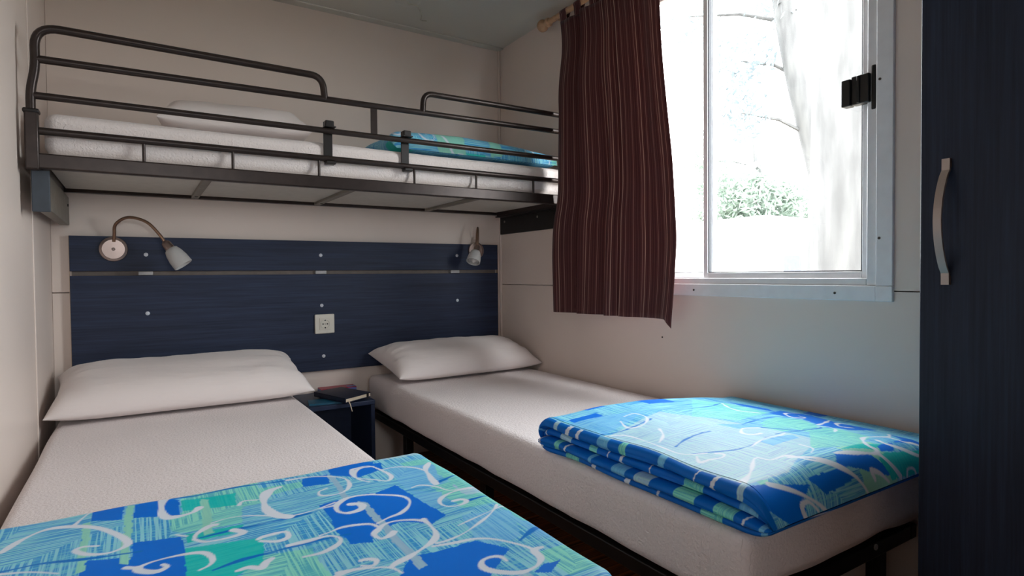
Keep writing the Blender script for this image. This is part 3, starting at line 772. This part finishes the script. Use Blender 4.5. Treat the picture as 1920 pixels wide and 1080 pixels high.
def duvet_mat():
    m = Mat('printed_duvet_cotton', (.1, .4, .7), .5)
    at = m.n('ShaderNodeAttribute', _attribute_name='print_col'); uv = m.n('ShaderNodeAttribute', _attribute_name='cloth_uv')
    def st(sc):
        mp = m.n('ShaderNodeMapping'); mp.inputs['Scale'].default_value = sc; m.l(uv.outputs['Vector'], mp.inputs[0]); return mp.outputs[0]
    h1 = m.noise(st((300, 7, 1)), 1, 2); h2 = m.noise(st((8, 300, 1)), 1, 2)
    sel = m.noise(st((5, 5, 1)), 1, 1)
    h = m.mix(m.math('GREATER_THAN', sel, .5), h1, h2)
    hs = m.ramp(h, [(.44, (0, 0, 0)), (.5, (.5, .5, .5)), (.56, (1, 1, 1))])
    hs2 = m.ramp(m.noise(st((14, 220, 1)), 1, 2), [(.52, (0, 0, 0)), (.58, (1, 1, 1))])
    dark = m.mix(.75, at.outputs['Color'], lin(0, 122, 214)); lightc = m.mix(.62, at.outputs['Color'], lin(186, 236, 236))
    hc = m.mix(hs, dark, lightc)
    hc = m.mix(m.math('MULTIPLY', hs2, .5), hc, lin(140, 226, 224))
    f = m.math('MULTIPLY', at.outputs['Alpha'], .8)
    m.color(m.mix(f, at.outputs['Color'], hc))
    m.set('Specular IOR Level', .22)
    m.bump(m.math('ADD', m.noise(m.coord(), 9, 3), m.math('MULTIPLY', m.noise(m.coord(), 500, 2), .03)), .25, .01)
    return m.m
M['duvet'] = duvet_mat()

def grid_faces(nu, nv):
    idx = np.arange(nu*nv).reshape(nu, nv)
    return np.stack([idx[:-1, :-1], idx[1:, :-1], idx[1:, 1:], idx[:-1, 1:]], -1).reshape(-1, 4)

def flat_duvet(label, x0, x1, y0, y1, zb, r, prints, step, seed):
    """one smooth folded slab with rolled edges; (u, v) unrolls over the edge so the print runs round it"""
    cx, cy = (x0+x1)/2, (y0+y1)/2; ax, ay = (x1-x0)/2-r, (y1-y0)/2-r; ext = r*math.pi
    u = np.arange(-ax-ext, ax+ext+step*.5, step); v = np.arange(-ay-ext, ay+ext+step*.5, step)
    U, V = np.meshgrid(u, v, indexing='ij')
    kx = np.clip(U, -ax, ax); ky = np.clip(V, -ay, ay); ex = U-kx; ey = V-ky; e = np.hypot(ex, ey); e1 = np.where(e == 0, 1, e)
    th = np.minimum(e/r, math.pi)
    X = cx+kx+ex/e1*r*np.sin(th); Y = cy+ky+ey/e1*r*np.sin(th)
    up = (1+np.cos(th))/2
    Z = zb+r*(1+np.cos(th)) + up*(.006*wob(X*1.0, Y*1.0, seed)+.003*wob(X*2.6, Y*2.6, seed+1))
    sidew = np.sin(th)
    X += sidew*.006*wob(Y*1.6, Z*2, seed+2); Y += sidew*.006*wob(X*1.6, Z*2, seed+3)
    Z = np.maximum(Z, zb)
    PU, PV = (cx+U).ravel(), (cy+V).ravel()
    c = paint(PU, PV, prints)
    o = raw('duvet', np.stack([X, Y, Z], -1).reshape(-1, 3), grid_faces(len(u), len(v)), M['duvet'], None, True,
            attrs={'print_col': ('FLOAT_COLOR', c), 'cloth_uv': ('FLOAT_VECTOR', np.stack([PU, PV, PV*0], -1))})
    return tag(o, label, 'duvet', 'printed duvets')

lp = rnd_print(21, .0, .9, -2.4, -1.3, 10)
lp['patch'] = [(k, p) for k, p in lp['patch'] if max(q[1] for q in p) < -2.05]; lp['curl'] = [c for c in lp['curl'] if max(q[1] for q in c[1]) < -2.06 ]; lp['line'] = []
lb = rnd_print(33, .02, .85, -2.2, -1.4, 12); lb['curl'] = []; lb['line'] = []; lb['patch'] = [(random.Random(i).choice(['lblue', 'lgreen', 'pale', 'base']), p) for i, (k, p) in enumerate(lb['patch'])]
flat_duvet('blue and turquoise swirl-printed duvet folded flat on the left lower bed', .034, .792, -2.14, -1.475, ZM+.003, .0355, [lb, lp, LEFT_PRINT], .0021, 31)

def layered_duvet(label, x0, x1, y0, y1, zb, ht, prints, step, seed, lobes=4, slope=.03, side_seed=5, zcf=.42):
    """duvet folded several times: cross-section with a roll per layer on the near side, swept along y"""
    wts = [.33, .24, .22, .21] if lobes == 4 else [1.0/lobes]*lobes
    r0 = ht*wts[0]/2; xe = x0+r0*1.2               # xe: where the flat top ends on the near side
    sec = []                                    # (x, z) from the wall side over the top, down the layered side, back underneath
    n_top = int((x1-x0)/step)
    for t in np.linspace(0, math.pi/2, 14)[:-1]: sec.append((x1-.035*(1-math.cos(math.pi/2-t)), zb+(ht-slope)*math.sin(t)))
    for i in range(n_top+1):
        f = i/n_top; x = x1-.035-(x1-.035-xe)*f
        sec.append((x, zb+ht-slope*(1-min(1, f/.75))**1.5+.012*math.sin(math.pi*min(1, f*1.02))))
    offs = [.0, .008, -.010, .003]; zt_ = zb+ht
    for k in range(lobes):
        rl = ht*wts[k]/2; zc = zt_-rl; zt_ -= 2*rl; xc = x0+r0*1.2+offs[k % 4]
        m = max(10, int(math.pi*rl*1.5/step))
        for j in range(m+1):
            a = math.pi/2+math.pi*j/m
            if k > 0 or j > 0: sec.append((xc+1.2*max(rl, .011)*math.cos(a)+.004*(abs(math.sin(a))**6), zc+rl*math.sin(a)))
        if k < lobes-1: sec.append((xc+.012, zc-rl))
    n_side = len(sec)
    for f in np.linspace(0, 1, 40)[1:]: sec.append((sec[n_side-1][0]+(x1-.02-sec[n_side-1][0])*f, zb+.0006))
    sec = np.array(sec)
    arc = np.concatenate([[0], np.cumsum(np.hypot(*np.diff(sec, axis=0).T))])
    # resample evenly
    side_end = arc[n_side-1]
    s = np.concatenate([np.arange(0, side_end, step), np.linspace(side_end, arc[-1], 30)]); nu = len(s)
    SX = np.interp(s, arc, sec[:, 0]); SZ = np.interp(s, arc, sec[:, 1])
    itop = int(np.argmax(SX < xe)); pu = xe-(s-s[itop])   # pattern u equals x on the top
    r = .055
    ext = r*math.pi/2; L = y1-y0-2*r; vv = np.arange(-ext, L+ext+step*.5, step)
    th = np.where(vv < 0, -vv/r, np.where(vv > L, (vv-L)/r, 0)); th = np.clip(th, 0, math.pi/2)
    VY = np.where(vv < 0, y0+r-r*np.sin(th), np.where(vv > L, y1-r+r*np.sin(th), y0+r+vv)); K = np.cos(th)
    X = np.repeat(SX[:, None], len(vv), 1); Z0 = np.repeat(SZ[:, None], len(vv), 1); Y = np.repeat(VY[None], nu, 0)
    zc = zb+ht*zcf
    Kf = np.maximum(K, .02)
    Z = zc+(Z0-zc)*Kf[None]
    top = np.clip((Z0-zb-ht*.6)/(ht*.4), 0, 1)
    sd = np.clip((x0+.06-X)/.05, 0, 1)
    Z += top*K[None]*(.005*wob(X, Y, seed)+.0025*wob(X*3, Y*3, seed+1)) 
    lay = np.floor(np.clip((zb+ht-Z0)/ht*lobes, 0, lobes-1))
    X += sd*(.006*wob(Y*1.3+lay*3, lay, seed+4)+.003*np.sin(Y*23+lay*2)); Z += sd*K[None]*.003*np.sin(Y*17+lay*1.3)
    X += ((1-K)**2)[None]*np.clip((x0+.2-X)/.2, 0, 1)*.02
    Z = np.maximum(Z, zb+.0005)
    pv = y0+r+vv
    PU = np.repeat(pu[:, None], len(vv), 1).ravel(); PV = np.repeat(pv[None], nu, 0).ravel()
    c = paint(PU, PV, prints)
    if lobes > 1:                              # print on the rolled layers: short bands of white and teal on blue
        rr = np.random.RandomState(side_seed); S = np.repeat(((s-s[itop]))[:, None], len(vv), 1).ravel(); lobe_len = (side_end-s[itop])/lobes
        kk = np.clip(np.floor(S/lobe_len), 0, lobes-1)
        side = S > .004
        c[side, :3] = lin(0, 108, 204); c[side, 3] = .0
        for k in range(lobes):
            y = y0-.1
            while y < y1+.1:
                y += rr.uniform(.02, .10); w = rr.uniform(.006, .05); kind = rr.choice(['curl', 'lblue', 'lgreen', 'pale', 'curl'])
                w = w*.3 if kind == 'curl' else w
                mm = side & (kk == k) & (np.abs(PV-y-.25*(S-k*lobe_len-lobe_len/2)*(1 if kind == 'curl' else .1)) < w/2)
                c[mm, :3] = PAL[kind]; c[mm, 3] = HATCH[kind]*.8; y += w
    V3 = np.stack([X, Y, Z], -1).reshape(-1, 3)
    o = raw('duvet', V3, grid_faces(nu, len(vv)), M['duvet'], None, True,
            attrs={'print_col': ('FLOAT_COLOR', c), 'cloth_uv': ('FLOAT_VECTOR', np.stack([PU, PV, PV*0], -1))})
    return tag(o, label, 'duvet', 'printed duvets')
rp = rnd_print(8, 1.1, 1.95, -2.25, -1.4, 5); rp['curl'] = []; rp['line'] = []
layered_duvet('blue and mint swirl-printed duvet folded in thick layers on the right lower bed', 1.135, 1.872, -2.095, -1.425, ZM+.003, .088, [rp, RIGHT_PRINT], .0023, 41, zcf=.24)
layered_duvet('blue swirl-printed duvet folded on the upper bunk mattress', 1.07, 1.83, -.60, -.08, 1.3445, .078, [rnd_print(15, 1.0, 1.9, -.75, 0, 22)], .005, 51, lobes=1, slope=.02, zcf=.06)

# ------------------------------------------------------------------ nightstand and papers
ns = thing('nightstand', 'small navy open-fronted nightstand between the two lower beds', 'nightstand', (.965, -.16, 0))
nm_ = M['night']
box('top', (.822, -.31, .338), (1.090, -.012, .356), nm_, ns, .002)
for x in (.822, 1.074): box('side_panel', (x, -.305, 0), (x+.016, -.014, .338), nm_, ns, .001, seg=1)
box('back_panel', (.838, -.022, .02), (1.074, -.014, .338), nm_, ns)
box('shelf', (.838, -.295, .10), (1.074, -.022, .116), nm_, ns, .001, seg=1)
def slab(name, label, cat, pts, z0, z1, mat, pages=None, inset=.004, group=None):
    """book-like slab: pts = 4 corners counter-clockwise"""
    P = [Vector((x, y, 0)) for x, y in pts]; c = sum(P, Vector())/4
    e = thing(name, label, cat, (c.x, c.y, z0), group)
    def pr(nm, q, a, b, mt_):
        vs = [(p.x, p.y, a) for p in q]+[(p.x, p.y, b) for p in q]
        return raw(nm, vs, [[3, 2, 1, 0], [4, 5, 6, 7]]+[[i, (i+1) % 4, 4+(i+1) % 4, 4+i] for i in range(4)], mt_, e)
    if pages:
        t = (z1-z0)*.18
        pr('cover', P, z0, z0+t, mat); pr('cover', P, z1-t, z1, mat)
        pr('pages', [c+(p-c)*(1-inset) for p in P], z0+t, z1-t, pages)
    else: pr('sheet', P, z0, z1, mat)
    return e
M['paper'] = simple('cream_paper', lin(226, 208, 184), .7, amt=.05)
M['cover'] = simple('navy_cover', lin(18, 26, 52), .45)
M['mag_red'] = simple('red_print', lin(170, 40, 70), .4); M['mag_blue'] = simple('lilac_print', lin(110, 120, 190), .4); M['teal'] = simple('teal_cover', lin(24, 92, 120), .45)
mg = slab('magazine', 'red and lilac magazine against the wall behind the notebook on the nightstand', 'magazine', [(.93, -.076), (1.084, -.080), (1.086, -.016), (.93, -.014)], .3562, .3785, M['mag_red'], M['mag_blue'], .004)
raw('print_panel', [(1.045, -.078, .3787), (1.082, -.0785, .3787), (1.084, -.045, .3787), (1.047, -.045, .3787)], [[0, 1, 2, 3]], M['mag_blue'], mg)
slab('booklet', 'teal booklet lying on the left of the nightstand top', 'booklet', [(.83, -.275), (.955, -.30), (.97, -.22), (.845, -.19)], .3562, .3632, M['teal'])
nb = slab('notebook', 'dark navy notebook with cream page edge lying askew on the nightstand', 'notebook', [(.955, -.345), (1.082, -.275), (1.015, -.085), (.885, -.13)], .3635, .3835, M['cover'], M['paper'], .01)
sp_ = [(.955, -.345), (.9575, -.3436), (.8875, -.1291), (.885, -.13)]
raw('spine', [(x, y, .3635) for x, y in sp_]+[(x, y, .3835) for x, y in sp_], [[3, 2, 1, 0], [4, 5, 6, 7]]+[[i, (i+1) % 4, 4+(i+1) % 4, 4+i] for i in range(4)], M['cover'], nb)
tube('ribbon', spline([(.968, -.335, .372), (.972, -.347, .362), (.976, -.351, .345), (.980, -.350, .330)], 4), .002, M['paper'], nb, 6)
box('strap', (1.062, -.2905, .3632), (1.070, -.2830, .3838), M['black'], nb, .001, seg=1)

# ------------------------------------------------------------------ wardrobe
wd = thing('wardrobe', 'tall dark navy wood-grain wardrobe at the foot of the right bed', 'wardrobe', (1.72, -2.55, 0))
box('side_panel', (1.550, -2.166, 0), (W-.004, -2.150, 2.03), M['wardrobe'], wd, .001, seg=1)
box('side_panel', (1.550, -2.966, 0), (W-.004, -2.950, 2.03), M['wardrobe'], wd, .001, seg=1)
box('top_panel', (1.550, -2.950, 2.014), (W-.004, -2.166, 2.03), M['wardrobe'], wd)
box('plinth', (1.560, -2.950, 0), (1.576, -2.166, .06), M['wardrobe'], wd)
box('back_panel', (W-.012, -2.950, .06), (W-.004, -2.166, 2.014), M['wardrobe'], wd)
for a, b, hy in ((-2.5555, -2.152, -2.197), (-2.964, -2.5605, -2.92)):
    d = box('door', (1.530, a, .065), (1.548, b, 2.028), M['wardrobe'], wd, .0015, seg=1)
    bm = bmesh.new()
    prof = []
    N = 22
    for i in range(N+1):
        t = i/N; z = .848+(1.080-.848)*t
        bow = 0.034*math.sin(math.pi*min(1, max(0, (t-.09)/.82)))**.75 if .09 < t < .91 else 0
        prof.append((1.5295-.002-bow, z))
    rings = []
    for x, z in prof:
        rings.append([bm.verts.new((x+dx, hy+dy, z)) for dx, dy in ((0, -.0065), (.0, .0065), (-.006, .0065), (-.006, -.0065))])
    for a_, b_ in zip(rings, rings[1:]):
        for k in range(4): bm.faces.new((a_[k], a_[(k+1) % 4], b_[(k+1) % 4], b_[k]))
    bm.faces.new(rings[0]); bm.faces.new(rings[-1][::-1])
    hd = from_bm('handle', bm, M['nickel'], d, True, 'bowed satin metal handle', math.radians(35))
    for z in (.848, 1.064): box('foot', (1.5245, hy-.0065, z), (1.530, hy+.0065, z+.016), M['nickel'], hd)

# ------------------------------------------------------------------ curtain and rod
RXC, RZ = W-.058, 2.004
rod = thing('curtain_rod', 'pale wooden curtain rod with round knob above the window', 'curtain rod', (RXC, -1.3, RZ))
tube('pole', [(RXC, -.53, RZ), (RXC, -2.08, RZ)], .0125, M['rod'], rod, 16)
for y, s in ((-.53, 1), (-2.08, -1)):
    lathe('finial', [(.0125, -.004), (.019, 0), (.020, .010), (.013, .016), (.012, .022), (.018, .028), (.0255, .040), (.027, .050), (.0245, .062), (.015, .072), (.004, .076)], M['rod'], rod, (RXC, y, RZ), (0, s, 0), 24)
for y in (-.585, -2.03):
    b = box('bracket', (RXC+.013, y-.008, RZ-.010), (W-.001, y+.008, RZ+.006), M['rod'], rod, .003)
    box('wall_plate', (W-.008, y-.016, RZ-.03), (W-.0005, y+.016, RZ+.03), M['rod'], b, .003)

def curtain():
    nu, nv = 420, 60
    zt_, zb_ = 1.962, .712
    v = np.linspace(0, 1, nv)
    ctrl = [(0, .15), (.04, 0), (.12, .35), (.235, 1), (.258, .55), (.243, 0), (.262, -.1), (.36, .3), (.488, 1), (.512, .5), (.494, -.05), (.512, -.15), (.56, .2), (.605, .75), (.622, .4), (.606, -.15), (.63, -.2),
            (.75, .15), (.84, .55), (.90, .35), (.96, .1), (1, .35)]
    cp = spline([(a, b, 0) for a, b in ctrl], 20); ca = np.array([(p.x, p.y) for p in cp])
    al = np.concatenate([[0], np.cumsum(np.hypot(np.diff(ca[:, 0]), np.diff(ca[:, 1])*.06))]); ss = np.linspace(0, al[-1], nu)
    ct, cx = np.interp(ss, al, ca[:, 0]), np.interp(ss, al, ca[:, 1])
    Tt = np.repeat(ct[:, None], nv, 1); Cx = np.repeat(cx[:, None], nv, 1); Vv = np.repeat(v[None], nu, 0)
    # left edge hangs in front of the bunk rails and swings back below them
    yl = np.interp(v, [0, .12, .30, .62, .70, .80, 1], [-.630, -.668, -.690, -.690, -.655, -.645, -.648])
    yr = np.interp(v, [0, .15, .3, .55, .78, .93, 1], [-1.190, -1.208, -1.232, -1.268, -1.285, -1.272, -1.260])
    k = np.ones(5)/5; yl = np.convolve(np.pad(yl, 2, 'edge'), k, 'valid'); yr = np.convolve(np.pad(yr, 2, 'edge'), k, 'valid')
    hang = np.clip(Vv/.3, 0, 1); hang = hang*hang*(3-2*hang)
    A = .022+.016*Vv
    Y = yl[None]+(yr-yl)[None]*Tt
    lean = np.clip(1-Tt/.7, 0, 1)
    Xc = RXC-.012 - hang*.050*lean - .010*hang + A*(Cx-.3) + .003*np.sin(Tt*40+Vv*3) + .004*np.sin(Vv*7+Tt*9)*hang
    tail = np.clip((Tt-.96)/.04, 0, 1)*np.clip((Vv-.9)/.1, 0, 1)
    Z = zt_+(zb_-zt_)*Vv - tail*.03
    Xc = np.minimum(Xc, W-.022)
    du = np.sqrt(np.diff(Y[:, 30])**2+np.diff(Xc[:, 30])**2); arc = np.concatenate([[0], np.cumsum(du)])
    UV = np.stack([np.repeat(arc[:, None], nv, 1), Z, Z*0], -1).reshape(-1, 3)
    P = np.stack([Xc, Y, Z], -1).reshape(-1, 3)
    e = thing('curtain', 'dark burgundy pinstriped curtain drawn to the left of the window', 'curtain', (RXC, -.92, zb_))
    o = raw('cloth', P, grid_faces(nu, nv), M['curtain'], e, True, attrs={'cloth_uv': ('FLOAT_VECTOR', UV)})
    md = o.modifiers.new('thickness', 'SOLIDIFY'); md.thickness = .0015; md.offset = 0
    # hanging tabs round the rod
    for i in range(6):
        yc = -.645-.098*i; w = .022; ring = []
        for k in range(21):
            a = -math.pi*.62+2*math.pi*k/20*.81+math.pi*.31
            ring.append((RXC+.0150*math.sin(2*math.pi*k/20), RZ-.0150*math.cos(2*math.pi*k/20)))
        pts = [(RXC-.008, zt_-.006)]+[(RXC+.0152*math.cos(a), RZ+.0152*math.sin(a)) for a in np.linspace(math.radians(215), math.radians(-35), 18)]+[(RXC+.002, zt_-.006)]
        vv, ff, uv = [], [], []
        for j, (x, z) in enumerate(pts):
            for q in range(9): vv.append((x, yc-w+2*w*q/8, z)); uv.append((yc*1.3+2*w*q/8, z, 0))
        for j in range(len(pts)-1):
            for q in range(8): a = j*9+q; ff.append([a, a+1, a+10, a+9])
        tb = raw('tab', vv, ff, M['curtain'], e, True, attrs={'cloth_uv': ('FLOAT_VECTOR', uv)})
        md = tb.modifiers.new('thickness', 'SOLIDIFY'); md.thickness = .0015; md.offset = 1
curtain()

# ------------------------------------------------------------------ loose wire on the ceiling
M['wire'] = simple('pale_wire', lin(206, 200, 184), .5)
cw = thing('ceiling_wire', 'short loose wire curling from a pale round patch on the ceiling', 'wire', (1.30, -.27, H))
lathe('patch', [(.055, 0), (.052, .003), (.03, .005), (.001, .006)], M['ceiling'], cw, (1.27, -.28, H), (0, 0, -1), 24)
tube('wire', spline([(1.27, -.28, H-.008), (1.31, -.285, H-.012), (1.335, -.26, H-.014), (1.37, -.20, H-.012), (1.385, -.16, H-.012), (1.415, -.15, H-.006)], 6), .003, M['wire'], cw, 8)

# ------------------------------------------------------------------ outside the window
def ground_mat():
    m = Mat('pale_sandy_ground', lin(200, 194, 178), .9)
    m.color(m.ramp(m.noise(m.coord(), .8, 5), [(.3, lin(92, 84, 70)), (.7, lin(112, 102, 86))])); return m.m
def bark_mat():
    m = Mat('pale_peeling_bark', lin(170, 160, 150), .85)
    f = m.noise(m.coord((4, 4, .7)), 2.2, 5)
    m.color(m.ramp(f, [(.35, lin(76, 75, 75)), (.5, lin(86, 85, 85)), (.66, lin(96, 95, 94))])); m.bump(f, .4, .03); return m.m
def leaf_mat(n, a, b):
    m = Mat(n, a, .6); g = m.n('ShaderNodeObjectInfo')
    f = m.noise(m.coord(), 3, 2); c = m.ramp(f, [(.35, a), (.65, b)]); m.color(c)
    tr = m.n('ShaderNodeBsdfTranslucent'); m.l(c, tr.inputs['Color']); mx = m.n('ShaderNodeMixShader', Fac=.4)
    m.l(m.b.outputs[0], mx.inputs[1]); m.l(tr.outputs[0], mx.inputs[2]); m.l(mx.outputs[0], m.t.nodes['Material Output'].inputs[0]); return m.m
M['ground'] = ground_mat(); M['bark'] = bark_mat()
M['leaf'] = leaf_mat('eucalyptus_leaf', lin(112, 122, 128), lin(126, 136, 140)); M['leaf2'] = leaf_mat('shrub_leaf', lin(140, 154, 143), lin(152, 164, 152))
GZ = -.55
g = box('ground', (-20, -30, GZ-.2), (30, 22, GZ), M['ground']); struct(g, 'pale sunlit sandy ground outside the window')
def trunk(name, label, base, top, r0, r1, seed, clumps, leaf, ls=1.0):
    e = thing(name, label, 'tree', base, 'trees outside the window')
    b = Vector(base); t = Vector(top); pts = []; rr = []
    n = 40
    bm = bmesh.new(); rings = []
    for i in range(n+1):
        f = i/n; p = b.lerp(t, f); p.x += .12*math.sin(f*4+seed); p.y += .10*math.sin(f*5+seed*2)
        r = r0+(r1-r0)*f + r0*.35*math.exp(-f*14)
        ring = []
        for k in range(20):
            a = 2*math.pi*k/20
            q = r*(1+.10*noise.noise(Vector((math.cos(a)*1.4, math.sin(a)*1.4, f*6+seed))))
            ring.append(bm.verts.new((p.x+q*math.cos(a), p.y+q*math.sin(a), p.z)))
        rings.append(ring)
    for a_, b_ in zip(rings, rings[1:]):
        for k in range(20): bm.faces.new((a_[k], a_[(k+1) % 20], b_[(k+1) % 20], b_[k]))
    bm.faces.new(rings[0][::-1]); bm.faces.new(rings[-1])
    from_bm('trunk', bm, M['bark'], e, True)
    if clumps:
        rs = np.random.RandomState(int(seed*10)); V, F = [], []
        for cx, cy, cz, R_, n_ in clumps:
            for i in range(n_):
                d = rs.normal(size=3); d /= np.linalg.norm(d); p = np.array((cx, cy, cz))+d*R_*rs.uniform(.2, 1)**.6*np.array((1, 1, 1.1))
                a = rs.normal(size=3); a /= np.linalg.norm(a); bb = np.cross(a, rs.normal(size=3)); bb /= np.linalg.norm(bb)
                l, w = ls*rs.uniform(.09, .17), ls*rs.uniform(.02, .04); k0 = len(V)
                V += [p-a*l/2, p+bb*w/2, p+a*l/2, p-bb*w/2]; F.append([k0, k0+1, k0+2, k0+3])
        f = raw('foliage', V, F, leaf, e); f['kind'] = 'stuff'
        for cx, cy, cz, R_, n_ in clumps:
            fz = min(.95, max(.15, (cz-b.z)/(t.z-b.z)-.05)); s = b.lerp(t, fz)
            tube('branch', [s, s.lerp(Vector((cx, cy, cz)), .5)+Vector((0, 0, .1)), (cx, cy, cz)], [r1*.30, r1*.2, r1*.08], M['bark'], e, 6)
    return e
trunk('eucalyptus_tree', 'thick pale-barked tree trunk close outside the right window pane', (6.35, .58, GZ), (6.05, .72, 8.5), .34, .25, 1.0, [], M['leaf'])
trunk('eucalyptus_tree', 'leaning slender tree with bluish leaves behind the thick trunk', (9.9, 2.3, GZ), (8.6, 3.1, 8.0), .20, .13, 2.3,
      [(8.6, 3.45, 4.3, .55, 500), (8.4, 3.3, 3.4, .45, 380), (9.0, 3.1, 5.4, .7, 500), (8.2, 4.2, 5.2, .6, 400)], M['leaf'], 1.3)
trunk('bushy_tree', 'soft green bushy tree in the distance outside the window', (15.4, 7.9, GZ), (15.3, 8.0, 5.0), .16, .08, 4.0,
      [(15.4, 7.9, 2.9, 1.1, 2200), (14.9, 8.9, 2.7, 1.0, 1600), (15.9, 7.0, 2.5, 1.0, 1800), (15.4, 7.6, 1.7, 1.0, 1800), (14.8, 9.2, 4.2, .9, 900)], M['leaf2'], 2.2)
cv = thing('caravan', 'bright white boxy caravan parked outside low in the window', 'caravan', (10.7, 5.0, GZ))
Rc = Matrix.Rotation(math.radians(-25), 3, 'Z')
M['white_body'] = simple('white_body', lin(236, 236, 232), .4, amt=.03)
box('body', (9.7, 3.7, GZ+.35), (11.7, 6.4, GZ+2.45), M['white_body'], cv, .12, seg=3)
box('window_strip', (9.685, 4.2, GZ+1.15), (9.71, 5.7, GZ+1.65), M['glass'], cv)
for y in (4.2, 5.8): lathe('wheel', [(.02, 0), (.30, 0), (.32, .03), (.32, .17), (.30, .20), (.02, .20)], M['rubber'], cv, (9.75, y, GZ+.32), (1, 0, 0), 20)
tag(box('utility_box', (7.68, 1.86, GZ), (7.92, 2.12, GZ+1.66), simple('bluish_grey_box', lin(84, 86, 96), .6), None, .02), 'small bluish-grey box standing beside the thick tree trunk outside', 'box')
